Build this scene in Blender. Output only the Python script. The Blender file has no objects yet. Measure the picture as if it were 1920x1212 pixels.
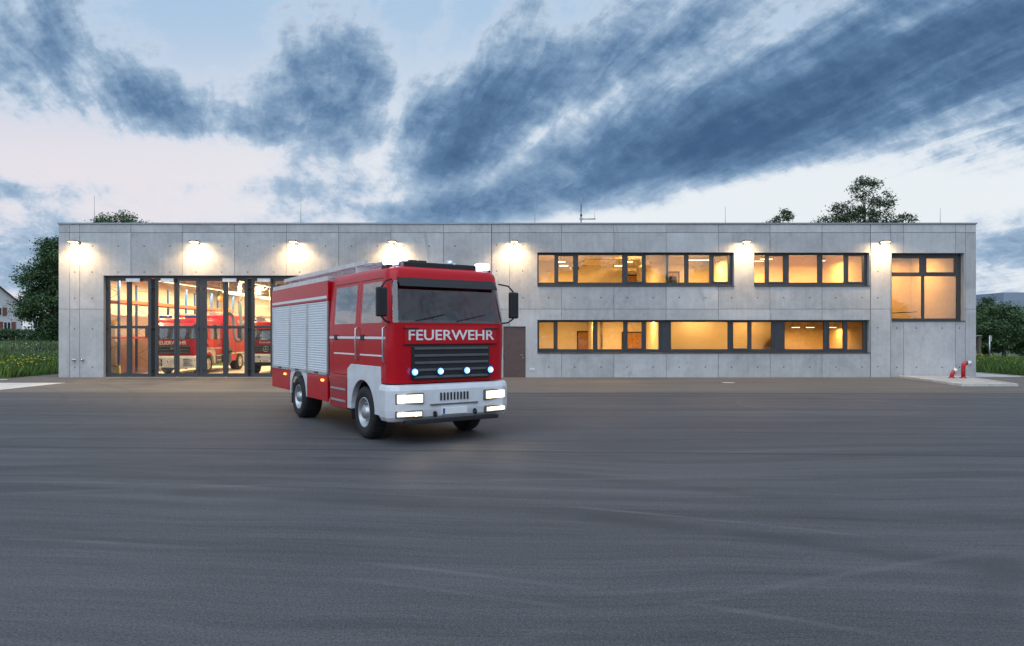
import bpy, math, random
import numpy as np
from mathutils import Vector, Matrix
R = math.radians
random.seed(7); rng = np.random.default_rng(11)
sc = bpy.context.scene
col = sc.collection
F, D, HC, YH = 1280.0, 32.0, 2.0, 628.0      # focal length in photo pixels, distance to facade, eye height, horizon row

# ------------------------------------------------------------------ camera
cam = bpy.data.cameras.new('camera'); co = bpy.data.objects.new('camera', cam); col.objects.link(co)
cam.sensor_width = 36; cam.lens = 36*F/1920; cam.shift_y = (YH-606)/1920.0
cam.clip_start = .1; cam.clip_end = 3000
co.location = (0, -D, HC); co.rotation_euler = (R(90), 0, 0)
sc.camera = co
sc.view_settings.view_transform = 'Standard'; sc.view_settings.look = 'None'
sc.view_settings.exposure = 0.0; sc.view_settings.gamma = 1.0; sc.view_settings.use_curve_mapping = False
sc.render.engine = 'CYCLES'
sc.cycles.use_denoising = True
sc.cycles.max_bounces = 7; sc.cycles.diffuse_bounces = 3; sc.cycles.glossy_bounces = 3
sc.cycles.transparent_max_bounces = 12; sc.cycles.transmission_bounces = 4
sc.cycles.sample_clamp_indirect = 6.0; sc.cycles.caustics_reflective = False; sc.cycles.caustics_refractive = False

def lin(r, g, b):
    f = lambda c: (c/255/12.92) if c/255 <= .04045 else ((c/255+.055)/1.055)**2.4
    return (f(r), f(g), f(b))

# ------------------------------------------------------------------ node helper
class V:
    """a node socket with arithmetic"""
    def __init__(s, t, k): s.t, s.k = t, k
    def op(s, o, b=None, c=None):
        n = s.t.nodes.new('ShaderNodeMath'); n.operation = o
        for i, q in enumerate((s, b, c)):
            if q is None: continue
            if isinstance(q, V): s.t.links.new(q.k, n.inputs[i])
            else: n.inputs[i].default_value = q
        return V(s.t, n.outputs[0])
    def __add__(s, o): return s.op('ADD', o)
    def __sub__(s, o): return s.op('SUBTRACT', o)
    def __mul__(s, o): return s.op('MULTIPLY', o)
    def __truediv__(s, o): return s.op('DIVIDE', o)
    def ss(s, a, b):
        n = s.t.nodes.new('ShaderNodeMapRange'); n.interpolation_type = 'SMOOTHSTEP'
        s.t.links.new(s.k, n.inputs[0]); n.inputs[1].default_value = a; n.inputs[2].default_value = b
        return V(s.t, n.outputs[0])
def cmix(t, f, a, b, mode='MIX'):
    n = t.nodes.new('ShaderNodeMix'); n.data_type = 'RGBA'; n.blend_type = mode
    for i, q in ((0, f), (6, a), (7, b)):
        if isinstance(q, V): t.links.new(q.k, n.inputs[i])
        elif i == 0: n.inputs[0].default_value = q
        else: n.inputs[i].default_value = (*q, 1)
    return V(t, n.outputs[2])
def comb(t, x, y, z):
    n = t.nodes.new('ShaderNodeCombineXYZ')
    for i, q in enumerate((x, y, z)):
        if isinstance(q, V): t.links.new(q.k, n.inputs[i])
        else: n.inputs[i].default_value = q
    return V(t, n.outputs[0])
def noise(t, vec, scale, detail=4, rough=.55, dist=0.0):
    n = t.nodes.new('ShaderNodeTexNoise'); n.inputs['Scale'].default_value = scale
    n.inputs['Detail'].default_value = detail; n.inputs['Roughness'].default_value = rough
    n.inputs['Distortion'].default_value = dist
    t.links.new(vec.k, n.inputs['Vector'])
    return V(t, n.outputs[0])
def sepxyz(t, vec):
    n = t.nodes.new('ShaderNodeSeparateXYZ'); t.links.new(vec.k, n.inputs[0])
    return [V(t, n.outputs[i]) for i in range(3)]

# ------------------------------------------------------------------ sky
world = bpy.data.worlds.new('World'); sc.world = world; world.use_nodes = True
t = world.node_tree; t.nodes.clear()
tc = V(t, t.nodes.new('ShaderNodeTexCoord').outputs['Generated'])
dx, dy, dz = sepxyz(t, tc)
yy = dy.op('ABSOLUTE').op('MAXIMUM', .15)
u = dx/yy; v = dz/yy
# cloud deck in plan: streaks run towards a point on the horizon left of the middle
zz = dz.op('MAXIMUM', 0.0) + .07
px_, py_ = dx/zz, dy.op('ABSOLUTE')/zz
ca, sa = math.cos(R(17)), math.sin(R(17))
s_ = py_*ca - px_*sa; t_ = px_*ca + py_*sa
deck = comb(t, t_*1.0, s_*.34, 3.3)
n1 = noise(t, deck, .8, 5, .60)
n2 = noise(t, comb(t, t_*1.0 + (n1-.5)*.9, s_*.20, 9.1), 2.6, 6, .66)
n5 = noise(t, comb(t, t_*1.0 + (n1-.5)*.5, s_*.13, 5.0), 8.5, 4, .62)
warp = (n1-.5)*.16
n3 = noise(t, comb(t, u + warp, v*1.5 + warp, 7.0), 6.5, 7, .62)
n4 = noise(t, comb(t, u + warp, v*1.4 - warp, 21.0), 26.0, 5, .66)
# large cloud masses and openings (directions of view, as in the evening sky)
L = [(55,95,85,60,0,.75),(30,352,70,26,-15,.75),(160,362,34,15,0,.55),(265,160,70,44,-25,.62),(370,228,120,42,-12,.7),
     (485,170,55,60,20,.45),(625,130,95,80,-10,.72),(690,235,110,50,0,.6),(830,305,50,16,20,.4),(905,215,75,120,-35,.85),
     (1090,105,130,50,28,.62),(1230,245,230,50,24,.78),(1560,165,330,62,22,.72),(1860,80,200,70,14,.75),(1120,325,200,34,16,.65),(1330,300,160,24,15,.4),(760,350,150,22,0,.35),
     (1700,250,260,36,13,.6),(1190,388,90,15,4,.5),(690,394,170,13,0,.4),(480,350,90,16,0,.35),(1870,312,70,11,8,.45),(1890,455,75,40,0,.55),
     (40,460,100,38,0,.55),(530,50,60,50,0,.25),(1300,60,220,22,28,.35),
     (130,295,190,48,-6,-.75),(450,305,200,24,-5,-.6),(690,30,90,30,0,-.5),(850,80,20,80,-35,-.6),(1010,258,70,12,42,-.7),
     (1300,378,260,22,8,-.7),(1640,380,330,40,6,-.9),(900,350,200,18,8,-.5),(320,50,80,70,20,-.5),(1040,35,100,30,28,-.5),
     (470,100,36,60,0,-.4),(755,150,14,70,-15,-.45),(200,390,170,20,0,-.4),(1470,60,160,12,30,-.35),(165,110,26,80,10,-.5),(560,262,60,16,20,-.35),(420,95,40,60,10,-.45),(770,60,40,60,-10,-.3),(1380,190,200,8,24,-.3),(1600,80,220,9,22,-.35),(1700,290,200,9,14,-.3),(1120,205,50,9,38,-.35)]
uv0 = comb(t, u, v, 0.0); acc = V(t, t.nodes.new('ShaderNodeValue').outputs[0]); acc.k.default_value = 0.0
for (cx, cy, sx, sy, an, am) in L:
    mp = t.nodes.new('ShaderNodeMapping'); mp.vector_type = 'TEXTURE'; t.links.new(uv0.k, mp.inputs[0])
    mp.inputs[1].default_value = ((cx-960)/F, (YH-cy)/F, 0); mp.inputs[2].default_value = (0, 0, R(an)); mp.inputs[3].default_value = (sx/F*1.16, sy/F*1.16, 1)
    vm = t.nodes.new('ShaderNodeVectorMath'); vm.operation = 'DOT_PRODUCT'; t.links.new(mp.outputs[0], vm.inputs[0]); t.links.new(mp.outputs[0], vm.inputs[1])
    pw = t.nodes.new('ShaderNodeMath'); pw.operation = 'POWER'; pw.inputs[0].default_value = math.exp(-.5); t.links.new(vm.outputs['Value'], pw.inputs[1])
    acc = V(t, pw.outputs[0]).op('MULTIPLY_ADD', am, acc)
up = v.ss(.16, .34)*.75 + .25
dens = acc*.54 + (n1-.5)*.45 + ((n2-.5)*1.25 + (n5-.5)*.80)*up + (n3-.5)*.95 + (n4-.5)*.66 + .17
cover = dens.ss(-.22, 1.34)
nish = t.nodes.new('ShaderNodeTexSky'); nish.sky_type = 'NISHITA'; nish.sun_disc = False
nish.sun_elevation = R(2.0); nish.sun_rotation = R(250)
hor = cmix(t, u.ss(-.7, .2), lin(230,225,232), lin(232,238,243))
clear = cmix(t, v.ss(.22, .50), hor, lin(170,198,226))
clear = cmix(t, .008, clear, V(t, nish.outputs[0]), 'ADD')
rp = t.nodes.new('ShaderNodeValToRGB'); t.links.new(cover.k, rp.inputs[0])
el = rp.color_ramp.elements
el[0].position = 0; el[0].color = (*lin(220,228,240), 1)
el[1].position = 1; el[1].color = (*lin(66,96,133), 1)
for p_, c_ in ((.15, (196,211,229)), (.32, (158,182,207)), (.5, (125,154,186)), (.7, (95,127,163))):
    e_ = el.new(p_); e_.color = (*lin(*c_), 1)
skyc = cmix(t, cover.ss(0.0, .28), clear, V(t, rp.outputs[0]))
bg = t.nodes.new('ShaderNodeBackground'); t.links.new(skyc.k, bg.inputs[0]); bg.inputs[1].default_value = 1.0
ow = t.nodes.new('ShaderNodeOutputWorld'); t.links.new(bg.outputs[0], ow.inputs[0])
world.cycles.sampling_method = 'MANUAL'; world.cycles.sample_map_resolution = 512

# ------------------------------------------------------------------ sun: the last soft skylight from behind the viewer
sd = bpy.data.lights.new('sun', 'SUN'); sd.energy = 1.85; sd.angle = R(70); sd.color = (.75, .86, 1.0)
so = bpy.data.objects.new('sun', sd); col.objects.link(so); so.rotation_euler = (R(42), 0, R(-12))

# ------------------------------------------------------------------ materials
M = {}
def newmat(name):
    m = bpy.data.materials.new(name); m.use_nodes = True; M[name] = m
    return m, m.node_tree, m.node_tree.nodes['Principled BSDF']
def simple(name, c, rough=.5, metal=0, emit=0, spec=.5, coat=0, var=.08, nscale=6, bump=0, ecol=None):
    m, t, b = newmat(name)
    b.inputs['Roughness'].default_value = rough; b.inputs['Metallic'].default_value = metal
    b.inputs['Specular IOR Level'].default_value = spec; b.inputs['Coat Weight'].default_value = coat
    tc = V(t, t.nodes.new('ShaderNodeTexCoord').outputs['Object'])
    nz = noise(t, tc, nscale, 5)
    c1 = tuple(x*(1-var) for x in c); c2 = tuple(min(1, x*(1+var)) for x in c)
    t.links.new(cmix(t, nz.ss(.3, .7), c1, c2).k, b.inputs['Base Color'])
    if bump:
        bp = t.nodes.new('ShaderNodeBump'); bp.inputs['Strength'].default_value = bump; bp.inputs['Distance'].default_value = .01
        t.links.new(noise(t, tc, nscale*12, 3).k, bp.inputs['Height']); t.links.new(bp.outputs[0], b.inputs['Normal'])
    if coat: b.inputs['Coat Roughness'].default_value = .06
    if emit:
        b.inputs['Emission Color'].default_value = (*(ecol or c), 1); b.inputs['Emission Strength'].default_value = emit
    return m

def concrete(name, base, stain=1.0):
    m, t, b = newmat(name)
    geo = V(t, t.nodes.new('ShaderNodeNewGeometry').outputs['Position'])
    x, y, z = sepxyz(t, geo)
    oi = V(t, t.nodes.new('ShaderNodeObjectInfo').outputs['Random'])
    big = noise(t, comb(t, x + oi*30.0, y, z), .8, 6, .6, .4)
    mid = noise(t, geo, 5.0, 6, .65)
    fine = noise(t, geo, 55.0, 3, .6)
    streak = noise(t, comb(t, x*7.0, y*7.0, z*.35), 1.0, 5, .6)
    f = (big-.5)*.75 + (mid-.5)*.36 + (fine-.5)*.16 + (streak-.5)*.32*stain + (oi-.5)*.20 + 1.0
    c = cmix(t, 1.0, base, comb(t, f, f, f), 'MULTIPLY')
    # dark water stains and pores
    st = (noise(t, comb(t, x*1.3, y, z*.55), .75, 7, .7, 1.2)).ss(.57, .72)*.42*stain
    c = cmix(t, st, c, tuple(k*.45 for k in base))
    pore = noise(t, geo, 22.0, 2, .5).ss(.70, .76)*.35
    c = cmix(t, pore, c, tuple(k*.4 for k in base))
    t.links.new(c.k, b.inputs['Base Color'])
    b.inputs['Roughness'].default_value = .75; b.inputs['Specular IOR Level'].default_value = .35
    bp = t.nodes.new('ShaderNodeBump'); bp.inputs['Strength'].default_value = .25; bp.inputs['Distance'].default_value = .01
    t.links.new((mid*.5+fine*.5).k, bp.inputs['Height']); t.links.new(bp.outputs[0], b.inputs['Normal'])
    return m
concrete('concrete', (.47, .47, .47)); concrete('pale_concrete', (.60, .57, .53), .5)
concrete('concrete_joint', (.20, .20, .205)); concrete('paver', (.50, .46, .42), .3)

def asphalt():
    m, t, b = newmat('asphalt')
    geo = V(t, t.nodes.new('ShaderNodeNewGeometry').outputs['Position'])
    x, y, z = sepxyz(t, geo)
    warp = noise(t, geo, .09, 3, .5)
    yw = y + (warp-.5)*2.6
    streak = noise(t, comb(t, x*.045, yw*1.5, 0), 1.0, 10, .80)
    sweep = noise(t, comb(t, x*.10 + y*.02, (y + x*.10 + (warp-.5)*3.0)*2.4, 4.0), 1.0, 9, .78)
    blot = noise(t, geo, .35, 5, .6)
    fine = noise(t, geo, 120.0, 2, .7)
    mid = noise(t, geo, 28.0, 4, .7)
    grit = noise(t, geo, 62.0, 2, .6)
    patch = noise(t, comb(t, x*.25, yw*.8, 9.0), 1.0, 5, .6)
    f = (streak-.5)*2.0 + (sweep-.5)*1.1 + (patch-.5)*.25 + (blot-.5)*.35 + (fine-.5)*1.1 + (mid-.5)*.8 + (grit-.5)*1.9 + 1.0
    # paler lanes between the seams; lamp warmth by the building put into colour
    lane = (y + x*.004).ss(-8.75, -8.55)
    base = cmix(t, lane, (.092, .088, .092), (.165, .142, .122))
    lane2 = ((y + x*.055)*-1.0).ss(20.2, 20.45)
    base = cmix(t, lane2*.5, base, (.108, .102, .105))
    c = cmix(t, 1.0, base, comb(t, f, f, f), 'MULTIPLY')
    vo = t.nodes.new('ShaderNodeTexVoronoi'); vo.inputs['Scale'].default_value = 55; t.links.new(geo.k, vo.inputs['Vector'])
    sp = V(t, vo.outputs['Distance']).op('LESS_THAN', .17)*noise(t, geo, 60, 2, .5).ss(.56, .66)
    c = cmix(t, sp*.75, c, (.45, .44, .43))
    dk = noise(t, geo, 52.0, 2, .6).ss(.57, .66)
    c = cmix(t, dk*.7, c, (.035, .035, .038))
    # dark bitumen seams between the lanes
    for (off, sl, w, am, a0) in ((8.6, .004, .20, .75, .0), (14.0, -.012, .12, .5, .0), (20.3, .055, .09, .6, .0), (17.2, .02, .07, .25, 0)):
        dd = (y + off + x*sl + (noise(t, comb(t, x*.6, 0, off), 1.0, 3)-.5)*.10).op('ABSOLUTE')
        c = cmix(t, dd.ss(w, w*.3)*am, c, (.030, .030, .032))
    # tyre scuffs: arcs swept by turning vehicles
    ms = noise(t, geo, .6, 3).ss(.36, .60)
    for (cx, cy, rr, am, w_, lt) in ((-7.5,-48,22.85,.34,.06,1),(-7.5,-48,22.45,.22,.05,1),(-7.5,-48,24.9,.5,.30,0),(-7.5,-48,25.3,.35,.06,1),(-12,-52,30.4,.4,.25,0),(-12,-52,32.3,.4,.30,0),
                                     (3,-70,47.5,.22,.10,1),(3,-70,49.4,.35,.22,0),(16,-60,36.2,.22,.08,1),(9,-12.5,2.4,.3,.12,1),(-30,-20,18.5,.3,.2,0),(-30,-20,20.5,.3,.2,0),(20,-40,19,.18,.1,1),(20,-40,21,.35,.25,0)):
        r_ = (((x-cx)*(x-cx) + (y-cy)*(y-cy)).op('SQRT') - rr + (mid-.5)*w_*.8).op('ABSOLUTE')
        c = cmix(t, r_.ss(w_, w_*.2)*ms*am, c, (.20, .19, .19) if lt else (.055, .054, .056))
    t.links.new(c.k, b.inputs['Base Color'])
    b.inputs['Roughness'].default_value = .7; b.inputs['Specular IOR Level'].default_value = .25
    bp = t.nodes.new('ShaderNodeBump'); bp.inputs['Strength'].default_value = .55; bp.inputs['Distance'].default_value = .012
    t.links.new((fine*.6+mid*.6).k, bp.inputs['Height']); t.links.new(bp.outputs[0], b.inputs['Normal'])
asphalt()

def glass(name, tint, boost=1.0, rough=0.0):
    m, t, b = newmat(name); t.nodes.remove(b)
    out = t.nodes['Material Output']
    tr = t.nodes.new('ShaderNodeBsdfTransparent'); tr.inputs[0].default_value = (*tint, 1)
    gl = t.nodes.new('ShaderNodeBsdfGlossy'); gl.inputs['Roughness'].default_value = rough; gl.inputs[0].default_value = (1, 1, 1, 1)
    fr = t.nodes.new('ShaderNodeFresnel'); fr.inputs[0].default_value = 1.5
    f = (V(t, fr.outputs[0])*boost).op('MINIMUM', 1.0)
    mx = t.nodes.new('ShaderNodeMixShader'); t.links.new(f.k, mx.inputs[0])
    t.links.new(tr.outputs[0], mx.inputs[1]); t.links.new(gl.outputs[0], mx.inputs[2]); t.links.new(mx.outputs[0], out.inputs[0])
glass('window_glass', (.93, .95, .93), 1.9); glass('gate_glass', (.95, .96, .95), .9); glass('car_glass', (.74, .86, .88), 2.4)
def frosted():
    m, t, b = newmat('frosted'); t.nodes.remove(b); out = t.nodes['Material Output']
    tl = t.nodes.new('ShaderNodeBsdfTranslucent'); tl.inputs[0].default_value = (.95, .92, .86, 1)
    tr = t.nodes.new('ShaderNodeBsdfTransparent'); tr.inputs[0].default_value = (.9, .9, .88, 1)
    mx = t.nodes.new('ShaderNodeMixShader'); mx.inputs[0].default_value = .12
    t.links.new(tl.outputs[0], mx.inputs[1]); t.links.new(tr.outputs[0], mx.inputs[2]); t.links.new(mx.outputs[0], out.inputs[0])
frosted()
def foliage(name, c, sc_=.5):
    m, t, b = newmat(name)
    geo = V(t, t.nodes.new('ShaderNodeNewGeometry').outputs['Position'])
    n_ = noise(t, geo, sc_, 4, .6); n2_ = noise(t, geo, 9, 2)
    a = cmix(t, n_.ss(.35, .68), tuple(k*.55 for k in c), tuple(k*1.35 for k in c))
    a = cmix(t, n2_.ss(.45, .75)*.5, a, (c[0]*1.6, c[1]*1.45, c[2]*1.2))
    t.links.new(a.k, b.inputs['Base Color']); b.inputs['Roughness'].default_value = .55; b.inputs['Specular IOR Level'].default_value = .3
foliage('leaf_dark', (.075, .135, .058)); foliage('leaf_mid', (.085, .145, .062)); foliage('leaf_light', (.10, .13, .07))
foliage('grass', (.085, .155, .030), .8); foliage('grass_far', (.10, .15, .055), .3); foliage('soil_grass', (.06, .10, .03), 1.5)
simple('bark', (.09, .07, .055), .9, bump=.5); simple('flower_yellow', (.75, .60, .03), .6); simple('flower_white', (.7, .7, .66), .6)
simple('frame_grey', (.065, .070, .076), .42, .3); simple('frame_dark', (.018, .019, .022), .5); simple('seal', (.008, .008, .009), .7)
simple('cap_metal', (.30, .33, .37), .35, .8); simple('galvanised', (.55, .56, .58), .35, .9, var=.2); simple('steel', (.6, .6, .6), .3, 1)
simple('plaster', (.78, .76, .72), .85, var=.03); simple('plaster_warm', (.72, .62, .46), .85, var=.04); simple('ceiling_white', (.75, .75, .73), .9)
simple('garage_floor', (.50, .48, .44), .35, var=.15, nscale=1.5); simple('room_floor', (.30, .24, .18), .5)
simple('garage_concrete', (.68, .64, .58), .8, var=.08, nscale=1.0); simple('garage_ceiling', (.30, .29, .28), .6, .2, var=.3, nscale=3)
simple('wood_door', (.42, .22, .08), .5, var=.2, nscale=12); simple('door_brown', (.110, .070, .066), .5, var=.1); simple('blue_steel', (.03, .10, .32), .45)
simple('orange_steel', (.70, .14, .03), .45); simple('red_steel', (.55, .05, .03), .45); simple('chip_board', (.45, .33, .20), .8)
simple('galv_thin', (.4, .4, .4), .4, .8); simple('white_plastic', (.75, .76, .77), .4); simple('hose_grey', (.10, .14, .18), .55, bump=.2)
simple('red_paint', (.52, .003, .012), .4, coat=.3, spec=.25, var=.04); simple('red_deep', (.40, .005, .012), .3, coat=.4, var=.05)
simple('white_paint', (.72, .73, .75), .3, coat=.3, var=.05); simple('black_plastic', (.015, .015, .017), .5); simple('grey_plastic', (.10, .105, .11), .55)
simple('shutter', (.76, .79, .82), .42, .05, var=.03); simple('alu', (.66, .67, .69), .35, .8, var=.1)
simple('rubber', (.016, .016, .017), .75, var=.3, nscale=20, bump=.2); simple('rim', (.52, .53, .54), .4, .7); simple('chassis', (.03, .03, .032), .6)
simple('blue_lens', (.01, .05, .35), .15); simple('orange_lens', (.6, .16, .01), .2); simple('lettering_white', (.82, .82, .82), .5, var=.02)
simple('reflective_yellow', (.65, .6, .08), .4); simple('seat_cloth', (.09, .10, .12), .9); simple('dash_grey', (.16, .17, .18), .7)
simple('blue_flash', (.05, .2, 1), .3, emit=3.2, ecol=(.10, .34, 1.0)); simple('blue_core', (.8, .9, 1), .3, emit=8, ecol=(.7, .85, 1.0)); simple('white_flash', (.7, .8, 1), .3, emit=7, ecol=(.62, .74, 1.0))
simple('headlight', (1, .9, .75), .2, emit=1.15, ecol=(1, .78, .50)); simple('headlight_core', (1, .9, .75), .2, emit=12, ecol=(1, .84, .6)); simple('marker_orange', (1, .3, .05), .3, emit=6, ecol=(1, .28, .05))
simple('marker_warm', (1, .7, .4), .3, emit=5, ecol=(1, .68, .35)); simple('lamp_face', (1, .9, .7), .3, emit=14, ecol=(1, .80, .50))
simple('tube_light', (1, .9, .7), .3, emit=3.2, ecol=(1, .78, .48)); simple('pendant_face', (1, .9, .7), .3, emit=5, ecol=(1, .82, .50))
simple('hydrant_red', (.50, .010, .022), .35, coat=.3); simple('hydrant_cap', (.68, .68, .66), .35, .5); simple('yellow_paint', (.75, .42, .02), .5)
simple('yellow_bright', (.80, .55, .02), .5); simple('house_wall', (.62, .60, .62), .9, var=.04); simple('roof_tile', (.07, .048, .043), .85, var=.3, nscale=5)
simple('shutter_red', (.22, .07, .06), .7); simple('dark_pane', (.02, .03, .04), .1); simple('timber', (.13, .10, .07), .85, var=.2)
simple('hall_grey', (.24, .28, .34), .6); simple('hall_green', (.015, .13, .06), .6); simple('cast_iron', (.14, .075, .055), .7, var=.3)
simple('red_cloth', (.45, .03, .02), .8); simple('projector_grey', (.12, .12, .13), .5)

# ------------------------------------------------------------------ mesh helpers
class MB:
    def __init__(s): s.v, s.f, s.sm = [], [], []
    def add(s, vs, fs, smooth=False):
        o = len(s.v); s.v += [tuple(p) for p in vs]; s.f += [tuple(i+o for i in f) for f in fs]; s.sm += [smooth]*len(fs); return s
    def box(s, x0, x1, y0, y1, z0, z1):
        return s.add([(x0,y0,z0),(x1,y0,z0),(x1,y1,z0),(x0,y1,z0),(x0,y0,z1),(x1,y0,z1),(x1,y1,z1),(x0,y1,z1)],
                     [(3,2,1,0),(4,5,6,7),(0,1,5,4),(1,2,6,5),(2,3,7,6),(3,0,4,7)])
    def bar(s, a, b, w, h=None):
        a, b = Vector(a), Vector(b); h = h or w; d = (b-a).normalized()
        up = Vector((0,0,1)) if abs(d.z) < .95 else Vector((0,1,0))
        r = d.cross(up).normalized()*w/2; q = r.cross(d).normalized()*h/2
        vs = [a-r-q, a+r-q, a+r+q, a-r+q, b-r-q, b+r-q, b+r+q, b-r+q]
        return s.add(vs, [(0,1,2,3),(7,6,5,4),(4,5,1,0),(5,6,2,1),(6,7,3,2),(7,4,0,3)])
    def tube(s, pts, r, n=10, cap=True):
        pts = [Vector(p) for p in pts]; rs = r if isinstance(r, (list, tuple)) else [r]*len(pts)
        vs = []; prev = None
        for i, p in enumerate(pts):
            d = (pts[min(i+1, len(pts)-1)] - pts[max(i-1, 0)]).normalized()
            if prev is None:
                up = Vector((0,0,1)) if abs(d.z) < .9 else Vector((1,0,0)); a = d.cross(up).normalized()
            else: a = (prev - d*prev.dot(d)).normalized()
            prev = a; b = d.cross(a)
            for k in range(n):
                g = 2*math.pi*k/n; vs.append(p + (a*math.cos(g)+b*math.sin(g))*rs[i])
        fs = [(i*n+k, i*n+(k+1)%n, (i+1)*n+(k+1)%n, (i+1)*n+k) for i in range(len(pts)-1) for k in range(n)]
        s.add(vs, fs, True)
        if cap:
            o = len(s.v)-len(vs)
            s.f += [tuple(o+k for k in reversed(range(n))), tuple(o+(len(pts)-1)*n+k for k in range(n))]; s.sm += [False]*2
        return s
    def lathe(s, prof, axis='z', c=(0,0,0), n=24, smooth=True):
        vs = []
        for (r, h) in prof:
            for k in range(n):
                g = 2*math.pi*k/n; a, b = r*math.cos(g), r*math.sin(g)
                p = {'z': (a,b,h), 'x': (h,a,b), 'y': (b,h,a)}[axis]
                vs.append((p[0]+c[0], p[1]+c[1], p[2]+c[2]))
        fs = [(i*n+k, i*n+(k+1)%n, (i+1)*n+(k+1)%n, (i+1)*n+k) for i in range(len(prof)-1) for k in range(n)]
        s.add(vs, fs, smooth); return s
    def prism(s, poly, a0, a1, axis='z'):
        """polygon extruded along an axis: z -> (x,y), y -> (x,z), x -> (y,z)"""
        n = len(poly)
        f = {'z': lambda p, h: (p[0],p[1],h), 'y': lambda p, h: (p[0],h,p[1]), 'x': lambda p, h: (h,p[0],p[1])}[axis]
        vs = [f(p, a0) for p in poly] + [f(p, a1) for p in poly]
        return s.add(vs, [tuple(range(n)), tuple(range(2*n-1, n-1, -1))] + [(i, i+n, (i+1)%n+n, (i+1)%n) for i in range(n)])
    def plate(s, x0, x1, z0, z1, holes, y0, y1):
        """upright plate in the XZ plane with rectangular holes"""
        ins = lambda c, h: h[0]-1e-6 < c[0] < h[1]+1e-6 and h[2]-1e-6 < c[1] < h[3]+1e-6
        xs = sorted({round(q, 5) for q in [x0, x1]+[min(max(h[k], x0), x1) for h in holes for k in (0, 1)]})
        zs = sorted({round(q, 5) for q in [z0, z1]+[min(max(h[k], z0), z1) for h in holes for k in (2, 3)]})
        nx, nz = len(xs)-1, len(zs)-1
        if nx < 1 or nz < 1: return s
        on = [[not any(ins(((xs[i]+xs[i+1])/2, (zs[j]+zs[j+1])/2), h) for h in holes) for j in range(nz)] for i in range(nx)]
        idx = {}; vs = []; fs = []
        def vid(i, j, k):
            if (i,j,k) not in idx: idx[(i,j,k)] = len(vs); vs.append((xs[i], (y0, y1)[k], zs[j]))
            return idx[(i,j,k)]
        for i in range(nx):
            for j in range(nz):
                if not on[i][j]: continue
                fs.append((vid(i,j,0), vid(i+1,j,0), vid(i+1,j+1,0), vid(i,j+1,0)))
                fs.append((vid(i,j+1,1), vid(i+1,j+1,1), vid(i+1,j,1), vid(i,j,1)))
                if i == 0 or not on[i-1][j]: fs.append((vid(i,j,1), vid(i,j,0), vid(i,j+1,0), vid(i,j+1,1)))
                if i == nx-1 or not on[i+1][j]: fs.append((vid(i+1,j,0), vid(i+1,j,1), vid(i+1,j+1,1), vid(i+1,j+1,0)))
                if j == 0 or not on[i][j-1]: fs.append((vid(i,j,1), vid(i+1,j,1), vid(i+1,j,0), vid(i,j,0)))
                if j == nz-1 or not on[i][j+1]: fs.append((vid(i,j+1,0), vid(i+1,j+1,0), vid(i+1,j+1,1), vid(i,j+1,1)))
        if fs: s.add(vs, fs)
        return s
    def pieces(s):
        par = list(range(len(s.v)))
        def find(i):
            while par[i] != i: par[i] = par[par[i]]; i = par[i]
            return i
        for f in s.f:
            for i in f[1:]: par[find(i)] = find(f[0])
        out = {}
        for f in s.f: out.setdefault(find(f[0]), []).append(f)
        res = []
        for fs in out.values():
            us = sorted({i for f in fs for i in f}); mp = {a: k for k, a in enumerate(us)}
            res.append(MB().add([s.v[i] for i in us], [tuple(mp[i] for i in f) for f in fs]))
        return res
    def mesh(s, name, m):
        me = bpy.data.meshes.new(name); me.from_pydata(s.v, [], s.f); me.materials.append(M[m])
        me.polygons.foreach_set('use_smooth', s.sm); me.update(); return me
    def build(s, name, m, parent=None, bevel=0, loc=None, rot=None):
        o = bpy.data.objects.new(name, s.mesh(name, m)); col.objects.link(o)
        if parent: o.parent = parent
        if loc: o.location = loc
        if rot: o.rotation_euler = rot
        if bevel:
            b = o.modifiers.new('bevel', 'BEVEL'); b.width = bevel; b.segments = 2; b.limit_method = 'ANGLE'; b.angle_limit = R(40)
        return o
def B(*a): return MB().box(*a)
def obj(name, mesh, parent=None, loc=None, rot=None):
    o = bpy.data.objects.new(name, mesh); col.objects.link(o)
    if parent: o.parent = parent
    if loc: o.location = loc
    if rot: o.rotation_euler = rot
    return o
def empty(name, loc=(0,0,0), rz=0, parent=None):
    o = bpy.data.objects.new(name, None); col.objects.link(o); o.location = loc; o.rotation_euler = (0,0,rz); o.empty_display_size = .2
    if parent: o.parent = parent
    return o
def tag(o, label, cat, group=None, kind=None):
    if label: o['label'] = label
    if cat: o['category'] = cat
    if group: o['group'] = group
    if kind: o['kind'] = kind
    return o
def struct(o): o['kind'] = 'structure'; return o
def copy_tree(o, parent=None):
    c = o.copy(); col.objects.link(c); c.parent = parent
    for ch in list(o.children): copy_tree(ch, c)
    return c
def text(name, s, size, parent, loc, rot, m='lettering_white', ax='CENTER', sx=1.0, ext=.002):
    cu = bpy.data.curves.new(name, 'FONT'); cu.body = s; cu.size = size; cu.align_x = ax; cu.align_y = 'CENTER'; cu.extrude = ext
    cu.offset = size*.012
    cu.materials.append(M[m])
    tmp = bpy.data.objects.new(name, cu); me = bpy.data.meshes.new_from_object(tmp); bpy.data.objects.remove(tmp)
    o = bpy.data.objects.new(name, me); col.objects.link(o); o.parent = parent; o.location = loc; o.rotation_euler = rot; o.scale = (sx, 1, 1)
    return o
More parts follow.
